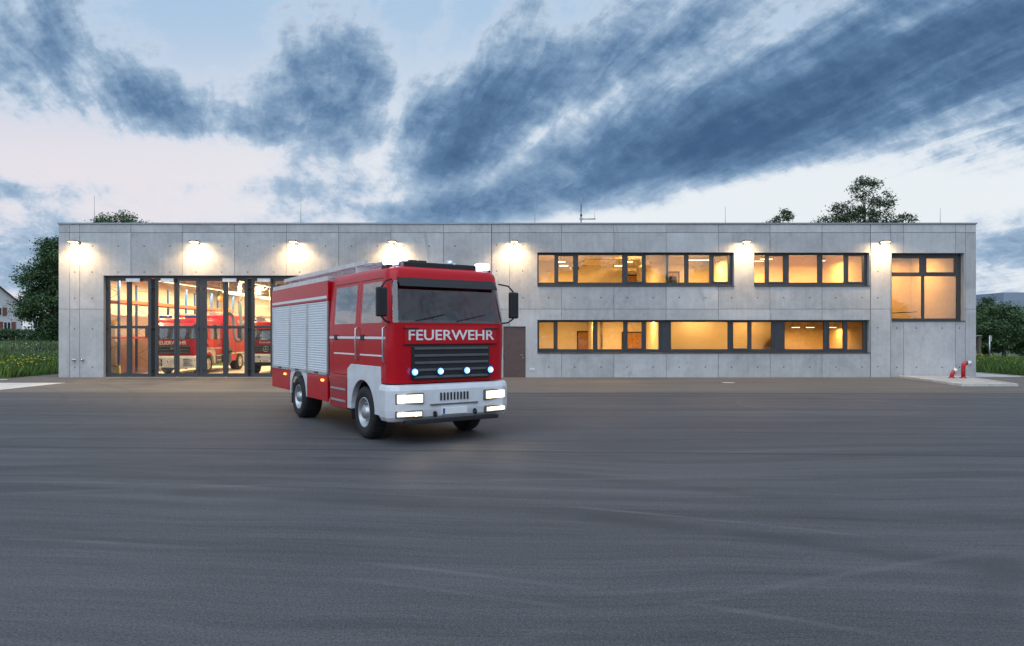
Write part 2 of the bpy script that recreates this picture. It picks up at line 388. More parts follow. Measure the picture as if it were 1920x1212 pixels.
def light(name, kind, parent, loc, energy, color, rot=(0,0,0), size=.3, size_y=None, spot=None, blend=.5):
    d = bpy.data.lights.new(name, kind); d.energy = energy; d.color = color
    if kind == 'AREA':
        d.size = size
        if size_y: d.shape = 'RECTANGLE'; d.size_y = size_y
    else: d.shadow_soft_size = size
    if spot: d.spot_size = R(spot); d.spot_blend = blend
    o = bpy.data.objects.new(name, d); col.objects.link(o); o.parent = parent; o.location = loc; o.rotation_euler = rot
    return o
def PX(px, r=0.0): return (px-960)/F*(D+r)
def PZ(py, r=0.0): return HC + (YH-py)/F*(D+r)
def gz(x, y):
    """height of the meadow"""
    if x > -10: return 0.0
    k = min(1, max(0, (y-4)/60)); return 1.05*k*k*(3-2*k)

# ================================================================== SETTING
xs = sorted(set([-900,-500,-300,-200,-150,-120,-100] + list(range(-90, 91, 6)) + [100,120,150,200,300,500,900]))
ys = sorted(set([-400,-200,-120,-90] + list(range(-70, 131, 5)) + [150,200,300,500,1200]))
mb = MB(); n = len(ys)
mb.add([(x, y, gz(x, y)-.04) for x in xs for y in ys], [(i*n+j, (i+1)*n+j, (i+1)*n+j+1, i*n+j+1) for i in range(len(xs)-1) for j in range(n-1)], True)
struct(mb.build('ground', 'soil_grass'))
mb = MB(); ye = -.6
mb.add([(-90,-90,0),(90,-90,0),(90,ye,0),(24.2,ye,0),(-23.4,ye,0),(-90,ye,0),(24.2,24,0),(-23.0,24,0)], [(0,1,2,3,4,5),(4,3,6,7)])
struct(mb.build('asphalt_yard', 'asphalt'))
# pale concrete apron at the left edge
ap = struct(empty('concrete_apron'))
for k in range(6):
    x1 = -18.55 - k*4.0
    for j in range(2):
        B(x1-3.985, x1, -9.2+2.79*j, -6.425+2.79*j, -.05, .006).build('concrete_slab', 'pale_concrete', ap)
B(-44, -18.3, -3.60, -3.50, -.05, .008).build('slot_drain', 'frame_grey', ap)
# side path along the right wall of the station
sp = struct(empty('side_path'))
for k in range(10): B(21.9, 24.1, .3+k*2.4, 2.68+k*2.4, -.05, .02).build('concrete_slab', 'pale_concrete', sp)
B(24.12, 24.24, -.6, 24, -.05, .05).build('kerb', 'pale_concrete', sp)

# paved island by the right corner of the station
isl = struct(empty('paved_island'))
c0, c1, c2, c3 = (18.1,-.03), (17.45,-5.5), (19.66,-5.5), (21.0,-.03)
MB().prism([(18.16,-.05), (17.53,-5.42), (19.6,-5.42), (20.9,-.05)], -.05, .075).build('bedding', 'concrete_joint', isl)
def edge(a, b, n, w=.1):
    a, b = Vector((*a,0)), Vector((*b,0)); d = (b-a)/n
    for k in range(n):
        p, q = a+d*k+d*.006, a+d*(k+1)-d*.006; nn = Vector((-d.y, d.x, 0)).normalized()*w
        MB().prism([(p.x,p.y),(q.x,q.y),(q.x+nn.x,q.y+nn.y),(p.x+nn.x,p.y+nn.y)], -.05, .10).build('kerb_stone', 'pale_concrete', isl, bevel=.008)
edge(c0, c1, 5); edge(c1, c2, 2); edge(c2, c3, 5)
for j in range(11):
    y0 = -5.38+j*.485; f = (y0+5.5)/5.5
    xl = 17.58+f*.65; xr = 19.52+f*1.32; m = max(4, int((xr-xl)/.5)); w = (xr-xl)/m
    for i in range(m):
        B(xl+i*w+.006, xl+(i+1)*w-.006, y0, y0+.473, .03, .088+random.uniform(-.002,.002)).build('paver', 'paver', isl)

# ================================================================== FIRE STATION
st = tag(empty('fire_station'), 'long flat-roofed concrete fire station with folding glass gates and lit windows', 'building')
OP = []   # openings in facade coordinates
def op(a, b, c, d): h = (PX(a), PX(b), max(0, PZ(d)), PZ(c)); OP.append(h); return h
GATE = (PX(194), PX(925.5), -.2, PZ(517)); OP.append(GATE)
W_UL = op(1007.5, 1376.3, 473.6, 537); W_UR = op(1414, 1632.0-1.4, 474, 537); W_L = op(1007.5, 1630.6, 600.3, 662.5); W_B = op(1671.6, 1808.3, 474.7, 602.8)
DOOR = (PX(943.6), PX(985.8), -.2, PZ(612.5)); OP.append(DOOR)
XL, XR, ZT = PX(110), PX(1830), PZ(421)
cols = [110,130.4,149.4,245.5,342.6,439.8,537.2,635,733,831.5,921.7,955.2,1053,1151,1249,1347,1444,1541.4,1632.2,1670,1694.5,1791.7,1810,1830]
bands = [0, PZ(580), PZ(436.5), ZT]
fw = empty('front_wall', parent=st)
for i in range(len(cols)-1):
    for j in range(3):
        g = .009; gl = .02 if cols[i] in (921.7, 1632.2) else g; gr = .02 if cols[i+1] in (921.7, 1632.2) else g
        x0, x1 = PX(cols[i])+(gl if i else 0), PX(cols[i+1])-(gr if i < len(cols)-2 else 0)
        m = MB().plate(x0, x1, bands[j]+(g if j else 0), bands[j+1]-(g if j < 2 else 0), OP, 0, .026)
        for piece in m.pieces(): piece.build('concrete_panel', 'concrete', fw, bevel=.004)
MB().plate(XL+.003, XR-.003, -.02, ZT-.003, OP, .027, .36).build('wall_core', 'concrete_joint', fw)
# reveal linings in the same fair-faced concrete
for h in OP:
    q = MB(); e = .004
    q.box(h[0]-e, h[0]+.006, .0265, .35, max(h[2], 0), h[3]); q.box(h[1]-.006, h[1]+e, .0265, .35, max(h[2], 0), h[3])
    q.box(h[0]+.006, h[1]-.006, .0265, .35, h[3]-.006, h[3]+e)
    q.build('reveal', 'concrete', fw)
mb = MB()
def tie(px, py):
    x, z = PX(px), PZ(py)
    if any(h[0]-.1 < x < h[1]+.1 and h[2]-.1 < z < h[3]+.1 for h in OP): return
    mb.lathe([(.030, .0), (.028, -.0035), (.0, -.0035)], 'y', (x, 0, z), 10, False)
for k in range(15):
    for py in (461.8, 510.5): tie(173+48.6*k, py)
for py in (510.5, 559.5, 617, 689): tie(140, py); tie(173, py)
tie(140, 461.8)
for k in range(15):
    for py in (558.5, 688.6): tie(931+48.95*k, py)
for k in range(2):
    for py in (459.7, 508.6): tie(931+48.95*k, py)
for py in (509.6, 558.7, 615, 688): tie(1646, py)
for px in (1681.6, 1718.3, 1766.3, 1799.3):
    for py in (615.5, 689): tie(px, py)
tag(mb.build('tie_hole', 'seal', fw), None, None, kind='stuff')
# side walls, back wall, roof
dep = 17.0
B(XL, XL+.3, .362, dep, -.02, ZT).build('side_wall', 'concrete', st); B(XR-.3, XR, .362, dep, -.02, ZT).build('side_wall', 'concrete', st)
B(XL, XR, dep, dep+.3, -.02, ZT).build('back_wall', 'concrete', st)
B(XL+.31, XR-.31, .365, dep-.01, 6.55, 6.8).build('roof', 'concrete', st)
for k in range(15):
    a = XL-.04 + (XR-XL+.08)*k/15; b = XL-.04 + (XR-XL+.08)*(k+1)/15
    B(a+.002, b-.002, -.035, .42, ZT+.001, ZT+.075).build('parapet_cap', 'cap_metal', st)
B(XL+.01, XR-.01, .37, dep+.3, ZT+.001, ZT+.06).build('roof_edge', 'cap_metal', st)

# ---- windows
def window(h, panes, r=.20, sash=(), infill=(), frost=(), label=None):
    w = empty('window', parent=st)
    if label: w['label'] = label
    y0, y1 = r, r+.08
    X = lambda p: PX(p, r); Z = lambda p: PZ(p, r)
    hs = [(X(a), X(b), Z(d), Z(c)) for (a, b, c, d) in panes]; hs = [(max(a, h[0]+.04), min(b, h[1]-.04), c, d) for a, b, c, d in hs]
    ins = [(X(a), X(b), Z(d), Z(c)) for (a, b, c, d) in infill]
    MB().plate(h[0]+.007, h[1]-.007, h[2]+.03, h[3]-.008, hs+ins, y0, y1).build('frame', 'frame_grey', w, bevel=.006)
    B(h[0]-.0, h[1]+.02, -.045, r+.02, h[2]-.004, h[2]+.028).build('sill', 'frame_grey', w, bevel=.004)
    for k, q in enumerate(hs):
        e = .0
        if k in sash:      # opening casement: a raised sash ring inside the frame
            MB().plate(q[0]-.045, q[1]+.045, q[2]-.045, q[3]+.03, [(q[0]+.02, q[1]-.02, q[2]+.02, q[3]-.02)], y0-.022, y0-.002).build('sash', 'frame_grey', w, bevel=.005)
        gm = 'window_glass'
        B(q[0]-.004, q[1]+.004, y0+.030, y0+.036, q[2]-.004, q[3]+.004).build('pane', gm, w)
        if k in frost: B(q[0]-.004, q[1]+.004, y0+.055, y0+.058, q[2]-.004, q[3]+.004).build('frosted_film', 'frosted', w)
        MB().plate(q[0]-.001, q[1]+.001, q[2]-.001, q[3]+.001, [(q[0]+.012, q[1]-.012, q[2]+.012, q[3]-.012)], y0+.012, y0+.028).build('glazing_bead', 'seal', w)
    for q in ins: B(q[0]+.003, q[1]-.003, y0-.01, y1-.01, q[2]+.003, q[3]-.003).build('infill_panel', 'frame_grey', w)
    return w, hs
yu, yb = 478.2, 530.6
window(W_UL, [(1009.5,1040,yu,yb),(1046,1075,479.8,529.3),(1083.5,1167,yu,yb),(1176,1204,479.8,529.3),(1210.5,1283.4,yu,yb),(1290.8,1330.4,yu,yb),(1337.5,1365,480,529.3)], sash=(1,3,6))
window(W_UR, [(1414,1434.7,yu,yb),(1441,1468.8,480,529.5),(1478.8,1533,yu,yb),(1542,1582.6,yu,yb),(1589.7,1617.4,480,529.5)], sash=(1,4))
ya, yc = 603.6, 655.6
window(W_L, [(1010,1038.6,604,654.5),(1045,1112,ya,yc),(1120,1169,ya,yc),(1176,1203.6,604,654.5),(1211,1235,ya,yc),(1257.8,1365,ya,yc),(1373.7,1401.7,604,654.5),(1408.8,1446.6,ya,yc),(1471,1544.3,ya,yc),(1554,1580.7,604,654.5),(1588.6,1618,ya,yc)],
       sash=(0,3,6,9), infill=[(1239.5,1256,603,657),(1451.5,1469.5,603,657)], frost=(5,6,7))
window(W_B, [(1672,1725,484,511.7),(1736,1790,484,511.7),(1672,1728.5,518,598),(1733,1794,518,598)], r=.25, sash=(1,))
# ---- brown service door
dr = empty('door', parent=st)
B(DOOR[0]+.008, DOOR[1]-.008, .05, .11, .01, DOOR[3]-.008).build('leaf', 'door_brown', dr)
MB().plate(DOOR[0]+.007, DOOR[1]-.007, 0, DOOR[3]-.0075, [(DOOR[0]+.05, DOOR[1]-.05, -1, DOOR[3]-.05)], .04, .052).build('frame', 'door_brown', dr)
MB().tube([(DOOR[1]-.12, .05, 1.05), (DOOR[1]-.12, -.01, 1.05), (DOOR[1]-.25, -.01, 1.05)], .011, 8).build('handle', 'steel', dr)
MB().lathe([(.028,.05),(.028,.035),(0,.035)], 'y', (DOOR[1]-.12, 0, .93), 12).build('lock', 'steel', dr)
for px in (995.6, 1000.4):
    o = B(PX(px)-.05, PX(px)+.05, -.022, -.001, PZ(695), PZ(690.6)).build('wall_socket', 'white_plastic', None, bevel=.008)
    tag(o, '%s of two small white socket covers low on the wall right of the brown door' % ('left' if px < 998 else 'right'), 'socket', 'wall sockets')
for px in (139.5, 155.5):
    o = MB().lathe([(.07,-.001),(.07,-.02),(.045,-.035),(.04,-.09),(.055,-.10),(.05,-.13),(0,-.14)], 'y', (0,0,0), 16).build('pipe_coupling', 'steel', None, loc=(PX(px), 0, PZ(675)))
    tag(o, '%s of two round metal couplings low on the wall left of the gates' % ('left' if px < 145 else 'right'), 'coupling', 'wall couplings')

# ---- folding gates
gr = .17
for k in range(4):
    a = 200.7+180.7*k
    g = empty('folding_gate', parent=st)
    X = lambda p: PX(p, gr)
    zt, zb_ = PZ(522.3, gr), .03
    for (l0, l1) in ((0,41.3),(41.7,82.8),(89.8,130.2),(130.6,172.9)):
        x0, x1 = X(a+l0), X(a+l1); q0, q1 = x0+.145, x1-.145
        if (l0, l1) in ((0,41.3),(89.8,130.2)): q1 = x1-.11
        else: q0 = x0+.11
        zs_ = [(PZ(700.7, gr), PZ(615.9, gr)), (PZ(611.5, gr), PZ(526.8, gr))]
        MB().plate(x0, x1, zb_, zt, [(q0, q1, c, d) for c, d in zs_], gr, gr+.07).build('leaf_frame', 'frame_grey', g, bevel=.006)
        for c, d in zs_:
            B(q0-.004, q1+.004, gr+.028, gr+.036, c-.004, d+.004).build('pane', 'gate_glass', g)
            MB().plate(q0-.001, q1+.001, c-.001, d+.001, [(q0+.008, q1-.008, c+.008, d-.008)], gr+.008, gr+.026).build('glazing_bead', 'frame_dark', g)
        B(x0+.02, x1-.02, gr+.01, gr+.06, .004, .028).build('bottom_seal', 'seal', g)
    B(X(a+82.9), X(a+89.7), gr+.012, gr+.055, .01, zt-.02).build('rubber_seal', 'seal', g)
    for (b0, b1) in ((37,63),(102,126.2)):
        B(X(a+b0), X(a+b1), gr-.09, gr-.004, PZ(529.2, gr), PZ(522.6, gr)).build('drive_unit', 'white_plastic', g, bevel=.012)
        B(X(a+b1)+.003, X(a+b1)+.10, gr-.07, gr-.004, PZ(528.6, gr), PZ(523, gr)).build('drive_cap', 'frame_dark', g)
    for hx in (a+1.2, a+171.7, a+84.0, a+88.6):
        for hz in (.35, 2.3, 4.2):
            MB().lathe([(0,-.07),(.02,-.07),(.02,.07),(0,.07)], 'z', (X(hx), gr-.016, hz), 8).build('hinge', 'frame_dark', g)
    B(X(a-3.2) if k else GATE[0]+.007, X(a)-.004, gr+.012, gr+.09, 0, PZ(517.3, gr)).build('post', 'frame_grey', g)
    B(X(a+173.0)+.004, X(a+177.3) if k < 3 else GATE[1]-.007, gr+.012, gr+.09, 0, PZ(517.3, gr)).build('post', 'frame_grey', g)
    B(X(a)-.003, X(a+173)+.003, gr+.012, gr+.09, zt+.004, PZ(517.3, gr)).build('header', 'frame_grey', g)

# ---- interior: engine hall
GX0, GX1 = XL+.301, PX(932); GY1 = 16.6
hall = empty('engine_hall', parent=st)
B(GX0, GX1, .02, GY1, -.03, .012).build('floor', 'garage_floor', hall)
B(GX0-.0005, GX1, GY1, GY1+.1, .0, 5.6).build('wall', 'garage_concrete', hall)
B(GX0, GX0+.04, .37, GY1-.002, .013, 5.4).build('wall', 'garage_concrete', hall)
B(GX1+.001, GX1+.15, .37, GY1, .0, 6.5).build('wall', 'garage_concrete', hall)
B(GX0, GX1, .37, GY1, 5.4, 5.5).build('ceiling', 'garage_ceiling', hall)
for k in range(7): B(GX0+.1, GX1-.1, 1.5+k*2.2, 1.75+k*2.2, 5.15, 5.399).build('ceiling_beam', 'garage_ceiling', hall)
# linear lights in the hall
GC = (1.0, .69, .34)
for k, x in enumerate((-18.7, -14.5, -10.0, -5.5)):
    o = tag(empty('linear_light', (x, 0, 4.86)), ['long linear ceiling light above the blue pallet rack', 'long linear ceiling light between the two parked fire engines',
        'long linear ceiling light over the third gate', 'long linear ceiling light over the fourth gate'][k], 'ceiling light', 'linear lights in the engine hall')
    B(-.05, .05, 1.0, 15.5, .0, .06).build('housing', 'white_plastic', o)
    B(-.035, .035, 1.0, 15.5, -.03, -.001).build('diffuser', 'tube_light', o)
    for yh in (2, 6, 10, 14): MB().tube([(0, yh, .06), (0, yh, .5)], .008, 6).build('hanger', 'galv_thin', o)
    light('hall_light', 'AREA', o, (0, 7.9, -.05), (1800, 1700, 1000, 650)[k], GC, size=.15, size_y=14.6)
# suction rail
o = tag(empty('exhaust_rail', (-14.75, 0, 4.1)), 'white exhaust suction rail hung below the hall ceiling', 'rail')
B(-.08, .08, 3.0, 16.0, 0, .16).build('rail', 'white_plastic', o)
for yh in (3.5, 7.5, 11.5, 15.5): MB().tube([(0, yh, .16), (0, yh, 1.29)], .015, 6).build('hanger', 'white_plastic', o)
# exhaust hose
o = tag(empty('exhaust_hose', (0, 0, 0)), 'grey-blue exhaust hose hanging in loops between the two parked fire engines', 'hose')
hx = lambda px, py, y=4.9: ((px-960)/F*(D+y), y, HC+(YH-py)/F*(D+y))
MB().tube([hx(449,531), hx(449,566)], .10, 14).build('duct', 'white_plastic', o)
pts = [hx(449.5,566), hx(450.5,590), hx(453,612), hx(455,628), hx(453,637), hx(447,640), hx(441.5,635), hx(439.5,622), hx(438,604), hx(435.5,593), hx(430,588.5), hx(426,593), hx(424.5,606), hx(426,630), hx(430,655), hx(432,672), hx(428,684)]
sm = []
for i in range(len(pts)-1):
    p0, p1, p2, p3 = [Vector(pts[min(max(i+q, 0), len(pts)-1)]) for q in (-1, 0, 1, 2)]
    for k in range(6):
        s = k/6; sm.append(.5*((2*p1)+(p2-p0)*s+(2*p0-5*p1+4*p2-p3)*s*s+(3*p1-p0-3*p2+p3)*s**3))
rr = [.082+.008*(i % 2) for i in range(len(sm))]
MB().tube(sm, rr, 12).build('hose', 'hose_grey', o)
MB().tube([hx(431,657), hx(431.4,661)], .13, 14).build('clamp', 'black_plastic', o)
# yellow balancer with its cable
o = tag(empty('cable_reel', hx(414.7, 559.5, 8.0)), 'round yellow cable reel hanging beside the exhaust rail above the parked fire engine', 'reel')
MB().lathe([(0,-.09),(.15,-.09),(.19,-.05),(.19,.05),(.15,.09),(0,.09)], 'y', (0,0,0), 20).build('housing', 'yellow_paint', o)
MB().lathe([(0,-.12),(.06,-.12),(.06,-.091),(0,-.091)], 'y', (0,0,0), 14).build('hub', 'white_plastic', o)
MB().tube([(0,0,.19), (0,0,1.2)], .02, 8).build('hanger', 'white_plastic', o)
MB().tube([(0,0,-.19), (.02,0,-1.0)], .012, 6).build('cable', 'red_steel', o)
# heater unit
o = tag(empty('unit_heater', hx(481, 546, 7.5)), 'white box-shaped air heater hung under the hall ceiling by the second gate', 'heater')
B(-.32, .32, -.25, .25, -.22, .22).build('casing', 'white_plastic', o, bevel=.02)
for j in range(5): B(-.28, .28, -.275, -.251, -.17+j*.075, -.13+j*.075).build('louvre', 'white_plastic', o)
for x in (-.2, .2): MB().tube([(x,0,.22), (x,0,.85)], .015, 6).build('hanger', 'white_plastic', o)
MB().tube([(.32,0,0),(.55,0,.1),(.75,0,.35),(.6,0,.6),(.3,0,.62)], .03, 8).build('pipe', 'white_plastic', o)
MB().tube([(-.1,0,-.22),(-.1,0,-.9),(.75,0,-.9),(.75,0,.4)], .02, 8).build('bracket', 'white_plastic', o)
# ventilation duct
o = tag(empty('ventilation_duct', (0, 0, 0)), 'shiny round metal ventilation duct crossing under the engine hall ceiling', 'duct')
for k in range(8):
    MB().lathe([(.27,0),(.27,1.58),(.285,1.585),(.285,1.62)], 'x', (-17.4+k*1.64, 12.4, 4.95), 20).build('duct_segment', 'galvanised', o)

# gallery at the right end of the hall with its railing and a red partition
gal = empty('gallery', parent=st)
B(-6.2, GX1-.01, 9.0, GY1-.01, 2.85, 3.0).build('slab', 'garage_concrete', gal)
B(-6.15, -5.9, 9.1, 9.35, .013, 2.849).build('column', 'garage_concrete', gal)
B(-4.6, GX1-.02, 11.5, 11.6, 3.001, 5.1).build('partition', 'red_cloth', gal)
rl = tag(empty('gallery_railing', (0, 9.08, 3.001)), 'white barred railing along the gallery edge in the engine hall', 'railing')
B(-6.15, GX1-.03, -.025, .025, 1.0, 1.04).build('top_rail', 'white_plastic', rl); B(-6.15, GX1-.03, -.02, .02, .08, .11).build('bottom_rail', 'white_plastic', rl)
bm_ = B(-.010, .010, -.010, .010, .111, .999).mesh('baluster', 'white_plastic')
for k in range(40): obj('baluster', bm_, rl, loc=(-6.1+k*.13, 0, 0))
for k in range(4): B(-6.14+k*1.73, -6.10+k*1.73, -.022, .022, 0, .999).build('post', 'white_plastic', rl)
# pallet rack along the left wall
rk = tag(empty('pallet_rack', (0,0,0)), 'tall pallet rack with blue uprights and orange beams along the hall wall', 'rack')
FY = [1.0, 4.45, 7.8, 11.15, 14.5]; xa, xb = -19.0, -20.05
for y in FY:
    for x in (xa, xb):
        B(x-.05, x+.05, y-.045, y+.045, .013, 4.62).build('upright', 'blue_steel', rk)
        B(x-.08, x+.08, y-.08, y+.08, .0125, .022).build('foot_plate', 'galv_thin', rk)
    z = .3; f = 1
    while z < 4.2:
        MB().bar((xa if f > 0 else xb, y, z), (xb if f > 0 else xa, y, z+.62), .035, .02).build('brace', 'galv_thin', rk); z += .62; f = -f
    MB().bar((xa, y, 4.3), (xb, y, 4.3), .035, .02).build('brace', 'galv_thin', rk)
for i in range(4):
    for x in (xa, xb):
        B(x-.025, x+.025, FY[i]+.046, FY[i+1]-.046, 3.55, 3.71).build('beam', 'orange_steel', rk)
        if i < 3: B(x-.025, x+.025, FY[i]+.046, FY[i+1]-.046, 1.80, 1.90).build('beam', 'red_steel', rk)
    B(xb+.03, xa-.03, FY[i]+.05, FY[i+1]-.05, 3.64, 3.668).build('shelf_board', 'chip_board', rk)
    if i < 3: B(xb+.03, xa-.03, FY[i]+.05, FY[i+1]-.05, 1.85, 1.878).build('shelf_board', 'chip_board', rk)
o = tag(empty('rack_guard', (xa, .80, .0126)), 'yellow and black chevron rack guard at the foot of the nearest upright', 'guard')
pf = [(-.17,0),(.17,0),(.17,.42),(.13,.50),(0,.54),(-.13,.50),(-.17,.42)]
MB().prism(pf, -.03, .06, 'y').build('shield', 'yellow_bright', o)
for j in range(4):
    z = .08+j*.11
    MB().prism([(-.165,z+.09),(0,z),(.165,z+.09),(.165,z+.135),(0,z+.045),(-.165,z+.135)], -.036, -.031, 'y').build('chevron', 'black_plastic', o)
o = tag(empty('wall_dispenser', (GX0+.2, 3.6, 0)), 'slim grey column with a yellow lid against the hall wall', 'dispenser')
B(-.13, .13, -.13, .13, .013, 2.55).build('body', 'white_plastic', o, bevel=.02)
MB().lathe([(.17,2.551),(.17,2.62),(.12,2.74),(.0,2.78)], 'z', (0,0,0), 16).build('lid', 'yellow_bright', o)
o = tag(empty('crate', (-19.6, 5.6, 1.879)), 'low grey crate on the lower rack shelf', 'crate')
MB().plate(-.3, .3, 0, .22, [], -.2, -.19).plate(-.3, .3, 0, .22, [], .19, .2).box(-.3,-.29,-.189,.189,0,.22).box(.29,.3,-.189,.189,0,.22).box(-.289,.289,-.189,.189,0,.01).build('crate_body', 'grey_plastic', o)

# ---- interior: rooms behind the windows
RC = (1.0, .47, .115)
def room(x0, x1, z0, z1, depth, wall='plaster', back='plaster'):
    r = empty('room', parent=st)
    B(x0, x1, .37, depth, z0, z0+.05).build('floor', 'room_floor', r)
    B(x0, x1, .37, depth, z1-.05, z1).build('ceiling', 'ceiling_white', r)
    B(x0, x1, depth, depth+.1, z0, z1).build('wall', back, r)
    B(x0-.02, x0, .37, depth, z0, z1).build('wall', wall, r); B(x1, x1+.02, .37, depth, z0, z1).build('wall', wall, r)
    return r
def rdoor(r, x, y, z0, w=.95, h=2.1, m='wood_door', half=False):
    d = B(x, x+w, y-.03, y-.002, z0+.05, z0+h).build('door', m, r)
    MB().plate(x-.07, x+w+.07, z0+.05, z0+h+.07, [(x, x+w, z0, z0+h)], y-.05, y-.001).build('door_frame', 'frame_dark', r)
def pendant(x, y, z, ztop, rad, label, energy, group='round pendant lamps', long=None):
    o = tag(empty('pendant_lamp', (x, y, z)), label, 'lamp', group)
    if long:
        B(-long/2, long/2, -.05, .05, .0, .05).build('housing', 'white_plastic', o); B(-long/2+.01, long/2-.01, -.04, .04, -.02, -.001).build('diffuser', 'pendant_face', o)
        for q in (-long*.35, long*.35): MB().tube([(q,0,.05),(q,0,ztop-z)], .006, 6).build('cord', 'frame_dark', o)
        light('pendant_light', 'AREA', o, (0,0,-.04), energy*2.6, RC, size=long*.9, size_y=.15)
    else:
        MB().lathe([(0,.07),(rad*.9,.07),(rad,.05),(rad,.0),(rad*.96,0)], 'z', (0,0,0), 28).build('housing', 'white_plastic', o)
        MB().lathe([(rad*.95,-.001),(rad*.9,-.02),(0,-.02)], 'z', (0,0,0), 28).build('diffuser', 'pendant_face', o)
        MB().tube([(0,0,.07),(0,0,ztop-z)], .008, 6).build('cord', 'frame_dark', o)
        light('pendant_light', 'AREA', o, (0,0,-.035), energy*2.6, RC, size=rad*1.7)
    return o
ZM = 3.35; U0, U1, L0, L1 = ZM, 6.35, 0.013, ZM-.25
# upper left training room
xA, xM, xB = PX(985), PX(1252), PX(1395)
r = room(xA, xM, U0, U1, 8.0); r2 = room(xM+.12, xB, U0, U1, 6.0)
B(3.75, 5.6, 2.6, 5.2, 5.80, 5.84).build('ceiling_sail', 'ceiling_white', r); B(6.1, 7.1, 4.6, 7.2, 5.85, 5.89).build('ceiling_sail', 'ceiling_white', r)
rdoor(r, 6.6, 8.0, U0, .95, 2.1); rdoor(r2, 8.35, 6.0, U0, .9, 2.1)
B(8.45, 9.15, 5.955, 5.968, U0+1.15, U0+1.9).build('door_glass', 'dark_pane', r2)
RP = [(1051, 491, 3.2),(1057, 498.5, 5.5),(1161, 498.5, 3.2),(1178, 491.5, 6.2)]
for k, (px, py, y) in enumerate(RP):
    pendant((px-960)/F*(D+y), y, HC+(YH-py)/F*(D+y), U1-.05, .26, ['front left round pendant lamp in the upper training room', 'rear left round pendant lamp in the upper training room',
            'round pendant lamp at the right of the widest upper pane', 'small far round pendant lamp behind the upper fourth pane'][k], 70)
o = tag(empty('projector', ((1078-960)/F*35.5, 3.5, 5.45)), 'grey projector hung from the ceiling of the upper training room', 'projector')
B(-.22, .22, -.16, .16, -.08, .08).build('casing', 'projector_grey', o, bevel=.02)
MB().lathe([(.05,-.161),(.05,-.20),(.035,-.20)], 'y', (.08,0,0), 14).build('lens', 'black_plastic', o)
MB().tube([(0,0,.08),(0,0,.85)], .02, 8).build('mount', 'projector_grey', o)
pendant((1310-960)/F*35.5, 3.5, HC+(YH-488)/F*35.5, U1-.05, 0, 'long slim pendant lamp behind the right end of the upper left window', 110, 'slim pendant lamps', long=1.3)
# upper right office
r = room(PX(1397), PX(1640), U0, U1, 5.2, 'plaster_warm', 'plaster_warm')
B(PX(1560, 5), PX(1566, 5), 4.9, 5.19, U0+.05, U1-.05).build('pier', 'plaster_warm', r)
for k, (px, py, y) in enumerate(((1421, 490, 3.6), (1437, 486, 2.9), (1540, 489, 3.4))):
    pendant((px-960)/F*(D+y), y, HC+(YH-py)/F*(D+y), U1-.05, 0, ['left of the two slim pendant lamps in the upper right office', 'right of the two slim pendant lamps in the upper right office', 'slim pendant lamp near the middle post of the upper right window'][k], 70, 'slim pendant lamps', long=.62 if k < 2 else .4)
# lower left room, corridor doors
r = room(PX(985), PX(1247), L0, L1, 5.0)
rdoor(r, PX(1084, 5), 5.0, L0, .85, 2.12, 'wood_door'); rdoor(r, PX(1168, 5), 5.0, L0, 1.0, 2.08, 'wood_door')
B(PX(1109, 3.4), PX(1112, 3.4), 3.2, 4.99, L0+.05, L1-.05).build('partition', 'plaster', r)
for k in range(2): MB().tube([(PX(1127+k*2.2, 4.9), 4.9, L1-.06), (PX(1127+k*2.2, 4.9), 4.9, 1.25)], .03, 8).build('pipe', 'galvanised', r)
for k, (x, lb) in enumerate(((PX(1070), 'slim tube lamp on the ceiling behind the left lower panes'), (PX(1150), 'slim tube lamp on the ceiling behind the third lower pane'), (PX(1218), 'slim tube lamp on the ceiling behind the narrow lower pane'))):
    pendant(x, 2.6, L1-.12, L1-.05, 0, lb, 40, 'slim pendant lamps', long=1.0)
# lower middle washroom behind frosted film
r = room(PX(1249), PX(1461), L0, L1, 4.0, 'plaster', 'plaster')
pendant(PX(1305), .80, L1-.22, L1-.05, 0, 'bright tube lamp glowing through the widest frosted lower pane', 26, 'slim pendant lamps', long=1.5)
pendant(PX(1400), .9, L1-.22, L1-.05, 0, 'tube lamp glowing through the right frosted lower panes', 18, 'slim pendant lamps', long=.8)
o = tag(empty('red_coat', (PX(1430, .6), .46, 1.30)), 'red jacket blurred behind the frosted lower pane', 'jacket')
MB().prism([(-.32,0),(.40,0),(.40,.62),(.20,.80),(.05,.82),(-.15,.72),(-.32,.45)], -.06, .06, 'y').build('jacket_body', 'red_cloth', o, bevel=.04)
# lower right room
r = room(PX(1463), PX(1640), L0, L1, 5.4, 'plaster_warm', 'plaster_warm')
for k, (px, py, y) in enumerate(((1492, 614, 4.0), (1519, 614, 3.4), (1560, 614, 3.4))):
    pendant((px-960)/F*(D+y), y, HC+(YH-py)/F*(D+y), L1-.05, 0, ['left slim pendant lamp in the lower right room', 'middle slim pendant lamp in the lower right room', 'right slim pendant lamp in the lower right room'][k], 15, 'slim pendant lamps', long=.42)
o = tag(empty('table', (PX(1530), 2.6, L0+.05)), 'long wooden table just inside the lower right window', 'table')
B(-.9, .9, -.4, .4, 1.12, 1.16).build('table_top', 'wood_door', o)
for sx in (-.82, .82):
    for sy in (-.33, .33): B(sx-.03, sx+.03, sy-.03, sy+.03, 0, 1.119).build('leg', 'frame_dark', o)
